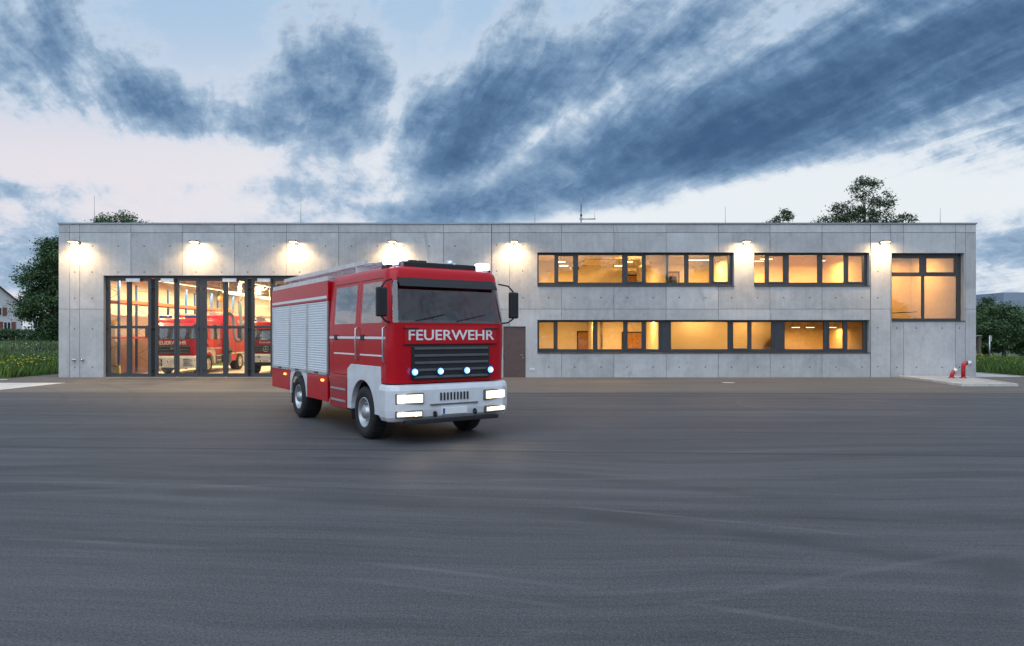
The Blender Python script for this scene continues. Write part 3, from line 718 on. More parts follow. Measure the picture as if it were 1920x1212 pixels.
# stairwell behind the tall window
sx0, sx1 = PX(1655), XR-.35
r = room(sx0, sx1, L0, U1, 4.6, 'plaster_warm', 'plaster_warm')
for k in range(11): B(sx0+.02+k*.14, sx0+.02+(k+1)*.14, 1.4, 2.6, 1.2, 3.0-k*.17).build('stair_step', 'garage_concrete', r)
MB().tube([(sx0+.3, 3.9, 3.05), (sx1-.1, 3.9, 3.2)], .02, 8).build('handrail', 'frame_dark', r)
o = pendant(PX(1765), 3.2, U1-.35, U1-.05, .3, 'round stairwell lamp above the tall right window', 60, 'round pendant lamps')

# ================================================================== WALL FLOODLIGHTS
WL = (1.0, .66, .32)
labs = ['wall floodlight at the far left corner of the station', 'wall floodlight above the pier between first and second gate', 'wall floodlight above the second gate',
        'wall floodlight above the moving fire engine body', 'wall floodlight above the brown service door', 'wall floodlight between the two upper window bands', 'wall floodlight beside the tall stairwell window']
for k, px in enumerate((149.5, 373, 556, 739, 964, 1393, 1650)):
    o = tag(empty('wall_floodlight', (PX(px), 0, 6.27)), labs[k], 'floodlight', 'floodlights along the facade')
    B(-.06, .06, -.03, -.001, -.06, .08).build('wall_plate', 'frame_dark', o, bevel=.006)
    MB().tube([(0,-.03,.03),(0,-.12,.06),(0,-.26,.06)], .022, 8).build('arm', 'frame_dark', o)
    hd = MB().prism([(-.16,-.30),(-.13,-.24),(.13,-.24),(.16,-.30),(.16,-.65),(.12,-.69),(-.12,-.69),(-.16,-.65)], .02, .075).build('head', 'frame_dark', o, bevel=.01)
    B(-.13, .13, -.66, -.29, .005, .019).build('lens', 'lamp_face', o)
    light('flood_light', 'SPOT', o, (0, -.56, -.012), 250, WL, rot=(R(2), 0, 0), size=.10, spot=150, blend=.45)
    light('flood_spill', 'AREA', o, (0, -.44, -.014), 46, WL, rot=(R(14), 0, 0), size=.22)

# ================================================================== ROOF FITTINGS
for k, (px, py) in enumerate(((177,368),(564,368),(1003,366),(1360,388),(1763,391))):
    y = 1.2; x = (px-960)/F*(D+y); zt = HC+(YH-py)/F*(D+y)
    o = tag(empty('lightning_rod', (x, y, 6.8)), ['thin lightning rod at the left end of the roof', 'thin lightning rod on the roof above the second gate', 'thin lightning rod on the roof left of the antenna mast',
        'thin lightning rod on the roof right of the antenna mast', 'thin lightning rod at the right end of the roof'][k], 'rod', 'lightning rods on the roof')
    MB().tube([(0,0,.08),(0,0,zt-6.8)], [.018,.008], 6).build('rod', 'galv_thin', o)
    MB().lathe([(0,0),(.16,0),(.15,.08),(0,.08)], 'z', (0,0,0), 14).build('foot', 'pale_concrete', o)
y = 1.0; x = (1089.5-960)/F*33; o = tag(empty('antenna_mast', (x, y, 6.8)), 'roof antenna mast with a short side arm near the roof edge', 'antenna')
zt = HC+(YH-366.5)/F*33-6.8; zm = HC+(YH-411)/F*33-6.8
MB().tube([(0,0,0),(0,0,zm+.35)], .035, 10).build('mast', 'galv_thin', o); MB().tube([(0,0,zm+.36),(0,0,zt)], .026, 8).build('antenna', 'cap_metal', o)
MB().tube([(-.08,0,zm),(.70,0,zm)], .028, 8).build('side_arm', 'galv_thin', o); MB().tube([(.66,0,zm+.03),(.66,0,zm+.30)], .010, 6).build('whip', 'galv_thin', o)
B(-.05,.05,-.06,-.036,zm+.12,zm+.22).build('clamp', 'frame_dark', o); B(-.07,.07,-.075,-.029,zm-.05,zm+.05).build('clamp', 'galv_thin', o)

# ================================================================== YARD FITTINGS
def hydrant(x, y, tall, label):
    o = tag(empty('hydrant_outlet', (x, y, .0885)), label, 'hydrant', 'red hydrant outlets')
    MB().lathe([(0,0),(.15,0),(.15,.03),(.11,.035),(.085,.06),(0,.06)], 'z', (0,0,0), 20).build('flange', 'hydrant_red', o)
    for a in range(6): MB().lathe([(0,.0),(.014,.0),(.014,.05),(0,.05)], 'z', (.125*math.cos(a*1.047), .125*math.sin(a*1.047), .0), 6).build('bolt', 'steel', o)
    if tall:
        pts = [(0,0,.05),(0,0,.50),(.02,0,.60),(.09,-.0,.66),(.17,-.02,.66)]
        MB().tube(pts, [.085,.085,.088,.088,.085], 16).build('pipe', 'hydrant_red', o); MB().lathe([(.095,.30),(.10,.31),(.10,.34),(.095,.35)], 'z', (0,0,0), 18).build('collar', 'hydrant_red', o)
        e = Vector((.17,-.02,.66)); d = Vector((1,-.35,-.1)).normalized()
    else:
        pts = [(0,0,.05),(.01,0,.12),(.05,0,.22),(.10,0,.29)]
        MB().tube(pts, [.085,.085,.085,.083], 16).build('pipe', 'hydrant_red', o); e = Vector((.10,0,.29)); d = Vector((.75,-.3,.55)).normalized()
    MB().tube([e, e+d*.02, e+d*.06, e+d*.14, e+d*.15], [.10,.12,.125,.12,.05], 18).build('cap', 'hydrant_cap', o)
    a = d.cross(Vector((0,0,1))).normalized()
    for s in (-1, 1): MB().bar(e+d*.10+a*s*.11, e+d*.10+a*s*.16, .03).build('cap_lug', 'hydrant_cap', o)
hydrant(19.42, -1.85, False, 'short red hydrant outlet with an angled metal cap on the paved island')
hydrant(19.93, -1.85, True, 'tall red hydrant outlet bent over with a round metal cap on the paved island')
def manhole(x, y, label, rad=.34):
    o = tag(empty('manhole_cover', (x, y, 0)), label, 'manhole', 'manhole covers in the yard')
    MB().lathe([(rad,-.02),(rad,.008),(rad*.82,.009),(rad*.82,-.02)], 'z', (0,0,0), 32, False).build('ring', 'cast_iron', o)
    MB().lathe([(rad*.80,-.02),(rad*.80,.007),(0,.008)], 'z', (0,0,0), 32, False).build('lid', 'pale_concrete', o)
manhole(9.0, -3.6, 'round manhole cover with rusty ring in the asphalt before the lower windows')
manhole(-22.7, -1.7, 'round manhole cover with rusty ring at the left edge by the meadow')

# ================================================================== FIRE ENGINES
def wheel(parent, x, y, r=.5, w=.30, side=1, dual=False):
    o = empty('wheel', (x, y, r), parent=parent)
    k = r/.5; h = w/2
    MB().lathe([(.29*k,-h*.8),(.33*k,-h),(.44*k,-h),(.485*k,-h*.85),(.5*k,-h*.55),(.5*k,h*.55),(.485*k,h*.85),(.44*k,h),(.33*k,h),(.29*k,h*.8)], 'x', (0,0,0), 36).build('tyre', 'rubber', o)
    mb = MB()
    for a in range(36):
        g = a*2*math.pi/36; c, s = math.cos(g), math.sin(g)
        mb.bar((-h*.75, .497*k*c, .497*k*s), (h*.75, .497*k*math.cos(g+.05), .497*k*math.sin(g+.05)), .03, .018)
    mb.build('tread', 'rubber', o)
    s = side
    MB().lathe([(.30*k,s*h*.8),(.29*k,s*h*.95),(.27*k,s*h*.9),(.25*k,s*h*.3),(.14*k,s*h*.2),(.13*k,s*h*.8),(.10*k,s*h*1.0),(0,s*h*1.05)], 'x', (0,0,0), 28).build('rim', 'rim', o)
    mb = MB()
    for a in range(10):
        g = a*2*math.pi/10; mb.lathe([(0,s*h*.6),(.016,s*h*.58),(.016,s*h*.22),(0,s*h*.2)], 'x', (0, .19*k*math.cos(g), .19*k*math.sin(g)), 6)
    mb.build('wheel_nut', 'steel', o)

def shell(parent, P, red):
    """crew cab: rounded plan swept upwards, leaning back above the belt; openings become panes, seams and doors"""
    w, Lc = P['w']/2, P['L']; r = .22
    zl = [P['z0'], P['zd0'], P['zd0']+.015, P['zlow'], P['belt'], P['wtop'], P['wtop']+.05, P['wtop']+.065, P['zr']]
    d1, d2, e1, e2 = P['doors']       # door 1 from d1 to d2, door 2 from e1 to e2
    sy = sorted([r, d1, d1+.015, d1+.10, d2-.10, d2, d2+.015, e1, e1+.015, e1+.09, e2-.09, e2, e2+.015, Lc])
    ring = []; seg = []
    fx = [-w+r, -w*.42, 0, w*.42, w-r]
    for i, x in enumerate(fx): ring.append((x, 0)); seg.append('front')
    for k in range(1, 6):
        a = k*math.pi/12; ring.append((w-r+r*math.sin(a), r-r*math.cos(a)))
        seg.append('corner')
    seg[4] = 'corner'
    for y in sy: ring.append((w, y)); seg.append(('side', 1, y))
    seg[-1] = 'back'
    for y in reversed(sy): ring.append((-w, y)); seg.append(('side', -1, y))
    seg[-1] = 'corner'
    for k in range(1, 6):
        a = k*math.pi/12; ring.append((-w+r-r*math.cos(a), r-r*math.sin(a))); seg.append('corner')
    n = len(ring)
    def de(x, y, z):
        t = max(0, (z-P['belt'])/(P['zr']-P['belt'])); t0 = max(0, (P['belt']-z)/(P['belt']-P['z0']))
        y2 = y + (P['lean']*t + .05*t0)*max(0, 1-y/1.2) ; return (x*(1-.05*t), y2, z)
    V_ = [de(x, y, z) for z in zl for (x, y) in ring]
    groups = {}
    for j in range(len(zl)-1):
        z = (zl[j]+zl[j+1])/2
        for i in range(n):
            i2 = (i+1) % n; s = seg[i]; key = 'cab'
            ym = (ring[i][1]+ring[i2][1])/2
            if s == 'front' and j == 4: key = 'windscreen'
            if s == 'corner' and j == 4: key = 'windscreen' if min(ring[i][1], ring[i2][1]) < r*.25 else 'cab'
            if isinstance(s, tuple):
                sd = s[1]
                for q, (a, b, g) in enumerate(((d1, d2+.015, .10), (e1, e2+.015, .09))):
                    if a <= ym <= b and zl[1] <= z <= zl[7]:
                        if ym < a+.015 or ym > b-.015 or z < zl[2] or z > zl[6]: key = 'seam'
                        elif j == 4 and a+g < ym < b-.015-g: key = ('side_window', sd, q)
                        else: key = ('door', sd, q)
            groups.setdefault(key, []).append((j*n+i, j*n+i2, (j+1)*n+i2, (j+1)*n+i))
    # roof dome
    cy = Lc/2; base = len(V_); dome = [(.985, .06), (.95, .11), (.86, .15), (.6, .175)]
    top = [V_[(len(zl)-1)*n+i] for i in range(n)]
    for (s, dz) in dome: V_ += [(p[0]*s, cy+(p[1]-cy)*(s if s > .9 else s), P['zr']+dz) for p in top]
    prev = (len(zl)-1)*n
    for q in range(len(dome)):
        nb = base+q*n
        groups['cab'] += [(prev+i, prev+(i+1) % n, nb+(i+1) % n, nb+i) for i in range(n)]; prev = nb
    groups['cab'].append(tuple(prev+i for i in range(n)))
    parts = {}
    for key, fs in groups.items():
        used = sorted({i for f in fs for i in f}); mp = {a: k for k, a in enumerate(used)}
        vs = [V_[i] for i in used]
        nm = key if isinstance(key, str) else key[0]
        mat = {'cab': red, 'door': red, 'seam': 'seal', 'windscreen': 'car_glass', 'side_window': 'car_glass'}[nm]
        mb = MB().add(vs, [tuple(mp[i] for i in f) for f in fs], nm in ('cab', 'windscreen'))
        o = mb.build({'seam': 'door_seam', 'cab': 'cab_shell'}.get(nm, nm), mat, parent); parts[key] = o
        if nm in ('cab', 'door'):
            so_ = o.modifiers.new('thick', 'SOLIDIFY'); so_.thickness = .035; so_.offset = -1
            if nm == 'cab':
                ws = o.modifiers.new('split', 'EDGE_SPLIT'); ws.split_angle = R(50)
    for key, o in list(parts.items()):
        if isinstance(key, tuple) and key[0] == 'door':
            q = key[2]; sd = key[1]; yh = (d2 if q == 0 else e2)-.18
            MB().box(sd*w-.02 if sd < 0 else w-.0, sd*w if sd < 0 else w+.02, yh-.09, yh+.09, P['zh']-.05, P['zh']+.05).build('handle', 'black_plastic', o, bevel=.008)
        if isinstance(key, tuple) and key[0] == 'side_window':
            pass
    return parts

def arch(parent, name, mat, x0, x1, yc, zc, r, y0, y1, z0, z1, bevel=.01):
    pts_in = [(yc+r*math.cos(a), max(z0, zc+r*math.sin(a))) for a in [math.pi*k/16 for k in range(17)]]
    out = []
    for (py, pz) in pts_in:
        dy, dz = py-yc, pz-zc; k = 1e9
        if dy > 1e-6: k = min(k, (y1-yc)/dy)
        if dy < -1e-6: k = min(k, (y0-yc)/dy)
        if dz > 1e-6: k = min(k, (z1-zc)/dz)
        out.append((yc+dy*k, max(z0, zc+dz*k)))
    # include the upper corners
    mb = MB(); vs = []; m = len(pts_in)
    for x in (x0, x1):
        vs += [(x, *p) for p in pts_in] + [(x, *p) for p in out]
    fs = []
    for i in range(m-1):
        fs += [(i, m+i, m+i+1, i+1), (2*m+i+1, 3*m+i+1, 3*m+i, 2*m+i), (i+1, 2*m+i+1, 2*m+i, i), (m+i, 3*m+i, 3*m+i+1, m+i+1)]
    fs += [(0, 2*m, 3*m, m), (2*m-1, 4*m-1, 3*m-1, m-1)]
    mb.add(vs, fs); return mb.build(name, mat, parent, bevel=bevel)

def engine(name, label, loc, rz, P):
    T = tag(empty(name, loc, rz), label, 'fire engine', 'fire engines')
    red = P['red']; w = P['w']/2; wb = P['wb']/2; Lc = P['L']; LT = P['LT']; lit = P['lit']
    a1, a2, wr = P['ax1'], P['ax2'], P['wr']
    shell(T, P, red)
    # inside of the cab
    B(-w+.06, w-.06, .30, Lc-.08, P['z0'], P['z0']+.05).build('cab_floor', 'black_plastic', T)
    MB().prism([(.16,P['belt']-.35),(.22,P['belt']+.02),(.55,P['belt']+.06),(.68,P['belt']-.08),(.66,P['belt']-.35)], -w+.12, w-.12, 'x').build('dashboard', 'dash_grey', T, bevel=.02)
    for x in (-.62, .62):
        for yy in (1.15, Lc-.65):
            B(x-.24, x+.24, yy-.22, yy+.24, P['belt']-.75, P['belt']-.50).build('seat', 'seat_cloth', T, bevel=.05); B(x-.23, x+.23, yy+.16, yy+.30, P['belt']-.5, P['belt']+.28).build('seat_back', 'seat_cloth', T, bevel=.05)
    MB().lathe([(.22+.018*math.cos(g*math.pi/4), .018*math.sin(g*math.pi/4)) for g in range(9)], 'y', (.6, .70, P['belt']-.05), 24).build('steering_wheel', 'black_plastic', T)
    # windscreen wipers and mirrors, sun visor
    for x in (-.75, .1): MB().bar((x, -.012, P['belt']+.03), (x+.62, P['lean']*.22-.02, P['belt']+.16), .02).build('wiper', 'black_plastic', T)
    MB().prism([(-.10+P['lean'], P['wtop']-.02), (-.16+P['lean'], P['wtop']-.10), (-.14+P['lean'], P['wtop']-.11), (P['lean']+.02, P['wtop']+.06), (P['lean']+.02, P['wtop']+.10)], -w+.2, w-.2, 'x').build('sun_visor', 'black_plastic' if lit else red, T)
    for s in (-1, 1):
        m = empty('mirror', (s*(w+.17), .02, P['belt']+.12), parent=T)
        B(-.10, .10, -.05, .05, -.02, .50).build('mirror_housing', 'black_plastic', m, bevel=.03); B(-.08, .08, .051, .056, .02, .46).build('mirror_glass', 'steel', m)
        MB().tube([(0,0,.50),(-s*.1,.04,.62),(-s*.26,.16,.66)], .016, 8).build('arm', 'black_plastic', m); MB().tube([(0,0,-.02),(-s*.1,.04,-.10),(-s*.22,.12,-.12)], .016, 8).build('arm', 'black_plastic', m)
    # front face
    gz0, gz1 = P['grille']
    fy = .0
    g = empty('grille', (0, 0, 0), parent=T)
    gw = P['gw']
    B(-gw, gw, -.012, .06, gz0, gz1).build('grille_panel', 'black_plastic', g, bevel=.015)
    nb = P['bars']
    for k in range(nb):
        z = gz0+.05+(gz1-gz0-.1)*k/max(1, nb-1); B(-gw+.04, gw-.04, -.035, -.013, z-.022, z+.022).build('grille_bar', 'grey_plastic', g, bevel=.006)
    bz0, bz1 = P['bump']
    b = empty('bumper', (0, 0, 0), parent=T)
    # bumper: rounded plan swept, lower lip tucked in
    hb = w+.06; prof = [(0, bz0+.10), (0, bz1-.06), (.04, bz1), (.30, bz1), (.30, bz0), (.08, bz0)]
    def plan(off): return [(-hb+off*.6, .42), (-hb+off*.6, .12), (-hb+.05+off*.6, .02+off*.4), (-hb+.20, -.07+off), (0, -.10+off), (hb-.20, -.07+off), (hb-.05-off*.6, .02+off*.4), (hb-off*.6, .12), (hb-off*.6, .42)]
    rows = [(.10, bz0), (.02, bz0+.08), (0, bz0+.20), (0, bz1-.10), (.03, bz1-.02), (.10, bz1)]
    vs = [(x, y, z) for (o_, z) in rows for (x, y) in plan(o_)]; m = 9
    fs = [(j*m+i, j*m+i+1, (j+1)*m+i+1, (j+1)*m+i) for j in range(len(rows)-1) for i in range(m-1)]
    fs += [tuple(reversed(range(m))), tuple((len(rows)-1)*m+i for i in range(m)), tuple([j*m for j in range(len(rows))]), tuple([j*m+m-1 for j in reversed(range(len(rows)))])]
    MB().add(vs, fs).build('bumper_shell', P['bcol'], b, bevel=.015)
    for s in (-1, 1):
        (hx0, hx1, hz0, hz1), (fx0, fx1, fz0, fz1) = P['head'], P['fog']
        for (q0, q1, z0_, z1_, nm) in ((hx0, hx1, hz0, hz1, 'headlight'), (fx0, fx1, fz0, fz1, 'fog_light')):
            h = empty(nm, (s*(q0+q1)/2, -.075, (z0_+z1_)/2), parent=T); hw, hh = (q1-q0)/2, (z1_-z0_)/2
            h.rotation_euler = (0, 0, s*R(9))
            B(-hw-.025, hw+.025, -.012, .06, -hh-.025, hh+.025).build('bezel', 'grey_plastic' if lit else 'black_plastic', h, bevel=.02)
            B(-hw, hw, -.026, -.013, -hh, hh).build('lens', 'headlight' if lit else 'galvanised', h, bevel=.012)
            if lit:
                for q_ in ((-.5, .0, .5) if nm == 'headlight' else (-.45, .45)):
                    MB().lathe([(hh*.80,-.0265),(hh*.74,-.034),(0,-.037)], 'y', (q_*hw*1.2,0,0), 18).build('reflector', 'headlight_core', h)
        if not lit: B(s*(hx1+.02), s*(hx1+.09), -.045, .0, hz0, hz1).build('indicator', 'orange_lens', T) if s > 0 else B(-hx1-.09, -hx1-.02, -.045, .0, hz0, hz1).build('indicator', 'orange_lens', T)
        # front corner steps and wing
    pl = empty('number_plate', (0, -.115, P['plate']), parent=T)
    B(-.26, .26, -.006, 0.05, -.057, .057).build('plate', 'lettering_white', pl); B(-.255, -.215, -.009, -.0065, -.05, .05).build('plate_band', 'blue_lens', pl)
    if P.get('ptext'): text('lettering', P['ptext'], .10, pl, (.02, -.0075, 0), (R(90), 0, 0), 'black_plastic', ext=.001)
    # lettering across the front
    tz, ts = P['text']
    text('lettering', 'FEUERWEHR', ts, T, (P.get('tx', 0), -.014+P['toff'], tz), (R(90), 0, 0), sx=P['tsx'])
    if P.get('star'):
        e = empty('emblem', (P['star'][0], -.05, P['star'][1]), parent=T); rr = P['star'][2]
        MB().lathe([(rr+.012*math.cos(k*math.pi/4), .012*math.sin(k*math.pi/4)) for k in range(9)], 'y', (0,0,0), 28).build('ring', 'steel', e)
        for k in range(3):
            a = math.pi/2 + k*2*math.pi/3
            MB().prism([(rr*math.cos(a), rr*math.sin(a)), (.02*math.cos(a+1.05), .02*math.sin(a+1.05)), (.02*math.cos(a-1.05), .02*math.sin(a-1.05))], -.012, .008, 'y').build('star_point', 'steel', e)
    if P.get('maker'): text('lettering', P['maker'], .13, T, (0, -.05, P['grille'][1]-.14), (R(90), 0, 0), 'steel')
    # chassis, wheels, wings
    B(-.42, .42, .35, LT-.15, .55, .80).build('chassis', 'chassis', T)
    for y, nm in ((a1, 'axle'), (a2, 'axle')): MB().tube([(-w+.3, y, wr), (w-.3, y, wr)], .09, 10).build(nm, 'chassis', T)
    B(-.6, .6, .45, 1.2, .45, P['z0']-.005).build('engine_block', 'chassis', T)
    for s in (-1, 1):
        wheel(T, s*(w-.17), a1, wr, .30, s); wheel(T, s*(wb-.22), a2, wr, .46, s)
        x0, x1 = (s*w-.0, s*(w-.12))
        if s > 0: x0, x1 = w-.12, w+.004
        else: x0, x1 = -w-.004, -w+.12
        arch(T, 'wing', P['wing'], x0, x1, a1, wr+.02, wr+.11, .43, a1+wr+.30, bz0+.03, P['wingtop'])
        B(x0+.03, x1-.0 if s < 0 else x1-.03, a1-.60, a1+.60, wr+.62 if wr+.62 < P['z0'] else P['z0']-.02, P['z0']-.002).build('wheel_housing', 'chassis', T)
        # step below the rear cab door
        stp = B(x0-.0, x1, a1+wr+.33, Lc-.02, .50, P['z0']-.004).build('cab_step', 'grey_plastic' if not lit else 'red_deep', T)
        for z in (.62, .86): B(x0-.012 if s < 0 else x1-.004, x0+.004 if s < 0 else x1+.012, a1+wr+.40, Lc-.10, z, z+.04).build('tread_plate', 'alu', stp)
    if lit:
        # flap above the grille, corner deflectors, grab handles, lip, tow eyes, reflective stripes, door rails, tank, mudguards
        fl = B(-w+.26, w-.26, -.010, .02, gz1+.03, P['belt']-.06).build('front_flap', red, T, bevel=.006)
        B(-w+.24, w-.24, -.006, .01, gz1+.015, gz1+.029).build('flap_seam', 'seal', T)
        for s in (-1, 1):
            MB().tube([(s*.72,-.012,P['belt']-.10),(s*.72,-.05,P['belt']-.10),(s*.98,-.05,P['belt']-.10),(s*.98,-.012,P['belt']-.10)], .012, 8).build('grab_handle', 'black_plastic', T)
            MB().lathe([(.030,-.0),(.030,.03),(.055,.03),(.055,0)], 'x', (s*.42-.015, -.13, bz0+.12), 14).build('tow_eye', 'chassis', b)
            for yy in (P['doors'][0]-.06, P['doors'][1]+.065):
                MB().tube([(s*(w-.002),yy,1.50),(s*(w+.055),yy,1.53),(s*(w+.055),yy,2.12),(s*(w-.002),yy,2.15)], .014, 8).build('hand_rail', 'alu', T)
            xw = s*(w+.0015)
            for (ya_, yb_) in ((.34, P['doors'][1]-.04), (P['doors'][2]+.05, P['doors'][3]-.05)):
                B(min(xw, xw+s*.003), max(xw, xw+s*.003), ya_, yb_, 1.60, 1.63).build('reflective_stripe', 'lettering_white', T)
            B(min(s*wb, s*(wb+.004)), max(s*wb, s*(wb+.004)), P['box'][0]+.06, P['box'][1]-.06, P['sh1']+.05, P['sh1']+.11).build('contour_stripe', 'lettering_white', T)
            B(s*(w-.19)-.17, s*(w-.19)+.17, a1+.62, a1+.655, .30, .80).build('mud_flap', 'rubber', T)
            B(s*(wb-.25)-.22, s*(wb-.25)+.22, a2+.62, a2+.655, .30, .80).build('mud_flap', 'rubber', T)
            for (q0, q1) in P['shut']: B(min(s*(wb+.012), s*(wb+.03)), max(s*(wb+.012), s*(wb+.03)), (q0+q1)/2-.12, (q0+q1)/2+.12, P['box'][2]+.0, P['box'][2]+.03).build('shutter_handle', 'black_plastic', T, bevel=.006)
            MB().tube([(s*1.0,.35,P['zr']+.14),(s*1.0,.9,P['zr']+.17)], .02, 8).build('roof_rail', 'alu', T)
        B(-w+.25, w-.25, -.085, .05, bz0-.05, bz0+.02).build('bumper_lip', 'black_plastic', b, bevel=.01)
        B(-.5, .5, -.118, -.09, bz0+.28, bz0+.30).build('bumper_step', 'grey_plastic', b)
        for k_ in range(9): B(-.30+k_*.07, -.27+k_*.07, -.112, -.098, bz0+.36, bz0+.50).build('bumper_vent', 'black_plastic', b)
        MB().lathe([(0,-.1),(.07,-.1),(.09,.12),(.075,.13),(.02,.02),(0,.02)], 'y', (.35,.72,P['zr']+.28), 18).build('siren_horn', 'alu', T)
        B(.15, .95, 3.5, 6.2, P['box'][3]+.001, P['box'][3]+.34).build('roof_locker', 'alu', T, bevel=.02)
        MB().tube([(.9,3.32,P['box'][3]),(.9,3.32,P['box'][3]+.42)], .05, 10).build('light_mast', 'alu', T)
        for x_ in (.78, 1.02): B(x_-.10, x_+.10, 3.25, 3.36, P['box'][3]+.42, P['box'][3]+.56).build('mast_lamp', 'black_plastic', T, bevel=.01)
        tk = B(-w+.05, -w+.45, a1+.75, Lc+.05, .46, .90).build('fuel_tank', 'chassis', T, bevel=.05)
    # ---- body box
    y0, y1, z0, z1 = P['box']
    bd = empty('body_box', (0, 0, 0), parent=T)
    B(-wb+.04, wb-.04, y0+.02, y1-.01, z0, z1-.02).build('body_core', red, bd)
    for s in (-1, 1):
        xs0, xs1 = (-wb, -wb+.039) if s < 0 else (wb-.039, wb)
        B(xs0, xs1, y0, y1, P['sh1'], z1).build('fascia', red, bd, bevel=.012)
        cuts = P['shut']
        for (q0, q1) in cuts:
            k = max(6, int((P['sh1']-z0)/.055)); dz = (P['sh1']-z0-.01)/k; vs = []; xo = s*wb
            for i in range(k):
                za = z0+.005+i*dz
                for (o_, zz_) in ((.022, za), (.012, za+dz*.15), (.008, za+dz*.5), (.012, za+dz*.85), (.022, za+dz*.98)): vs += [(xo-s*o_, q0+.03, zz_), (xo-s*o_, q1-.03, zz_)]
            nn = len(vs)//2; fs = [(2*i, 2*i+1, 2*i+3, 2*i+2) if s > 0 else (2*i+2, 2*i+3, 2*i+1, 2*i) for i in range(nn-1)]
            MB().add(vs, fs).build('roller_shutter', P['shcol'], bd)
            B(min(xo-s*.03, xo+s*.010), max(xo-s*.03, xo+s*.010), q0+.03, q1-.03, z0-.02, z0+.045).build('shutter_bar', 'alu', bd)
            for yy in (q0, q1): B(min(xo-s*.035, xo+s*.002), max(xo-s*.035, xo+s*.002), yy-.029, yy+.029, z0+.0, P['sh1']-.002).build('shutter_post', 'alu' if P['shcol'] == 'shutter' else red, bd)
        # lower skirt with wheel arch and lockers
        sk0 = P['skirt']
        arch(bd, 'wheel_arch', P['archcol'], xs0, xs1, a2, wr+.02, wr+.12, a2-wr-.17, a2+wr+.17, sk0, z0-.022)
        B(xs0, xs1, y0+.02, a2-wr-.175, sk0, z0-.022).build('skirt', red, bd, bevel=.01); B(xs0, xs1, a2+wr+.175, y1-.02, sk0+.06, z0-.022).build('skirt', red, bd, bevel=.01)
        ll = P['mark']
        for yy in ll:
            B(min(s*wb, s*(wb+.02)), max(s*wb, s*(wb+.02)), yy-.07, yy+.07, z0-.16, z0-.115).build('side_marker', 'marker_orange' if lit else 'orange_lens', bd)
        if P['btext']: text('lettering', 'FEUERWEHR', P['btext'][1], bd, (s*(wb+.003), (y0+y1)/2+P['btext'][2], P['btext'][0]), (R(90), 0, R(90)*s))
        B(min(s*(w+.001), s*(w+.006)), max(s*(w+.001), s*(w+.006)), .24, Lc, P['stripe'], P['stripe']+.045).build('stripe', 'lettering_white', T)
    # tail, rear lights
    for s in (-1, 1): B(s*.95-.14, s*.95+.14, y1, y1+.03, .75, .95).build('tail_light', 'red_steel', bd)
    # roof: gallery rails, ladder
    for s in (-1, 1):
        B(s*(wb-.05)-.03, s*(wb-.05)+.03, y0+.03, y1-.03, z1+.001, z1+.10).build('gallery_rail', 'alu', bd)
    for (xa_, za) in P['ladders']:
        ld = empty('ladder', (0,0,0), parent=T); yl0, yl1 = P['ladder_y']
        for x in (xa_-.2, xa_+.2): B(x-.025, x+.025, yl0, yl1, za, za+.09).build('ladder_rail', 'alu', ld)
        k = 0; yy = yl0+.12
        while yy < yl1-.05: MB().tube([(xa_-.175, yy, za+.045), (xa_+.175, yy, za+.045)], .015, 6).build('rung', 'alu', ld); yy += .30
        for yy in (yl0+.5, yl1-.5): B(xa_-.22, xa_+.22, yy-.03, yy+.03, z1-.02, za-.001).build('ladder_mount', 'alu', ld)
    # beacons
    zc = P['zr']+.16
    lb = empty('light_bar', (0, P['bar_y'], zc-.02), parent=T)
    hw = w-.12
    if lit:
        B(-hw+.32, hw-.32, -.12, .12, -.03, .11).build('bar_middle', 'black_plastic', lb, bevel=.02)
        for s in (-1, 1):
            B(s*(hw-.12)-.12, s*(hw-.12)+.12, -.12, .12, .03, .17).build('beacon', 'white_flash', lb, bevel=.04)
            B(s*(hw-.12)-.13, s*(hw-.12)+.13, -.13, .13, -.06, .029).build('beacon_base', 'black_plastic', lb, bevel=.01)
            B(s*(hw-.60)-.10, s*(hw-.60)+.10, -.20, -.11, -.13, -.06).build('roof_marker', 'marker_warm', lb, bevel=.01)
        for x in P['blue']:  # one real pair; every second flasher is added for that pair's next flash
            f = empty('grille_flasher', (x, -.05, P['bluez']), parent=T)
            MB().lathe([(.075,.03),(.075,-.02),(.06,-.028)], 'y', (0,0,0), 18).build('flasher_base', 'black_plastic', f)
            MB().lathe([(.060,-.012),(.058,-.035),(.035,-.055),(0,-.06)], 'y', (0,0,0), 18).build('flasher_lens', 'blue_flash', f)
            MB().lathe([(.032,-.0525),(.028,-.066),(0,-.07)], 'y', (0,0,0), 14).build('flasher_core', 'blue_core', f)
    else:
        B(-hw+.1, -.35, -.12, .12, .02, .14).build('beacon', 'blue_lens', lb, bevel=.03); B(.35, hw-.1, -.12, .12, .02, .14).build('beacon', 'blue_lens', lb, bevel=.03)
        B(-hw+.1, hw-.1, -.10, .10, -.06, .018).build('bar_base', 'white_plastic', lb)
    return T

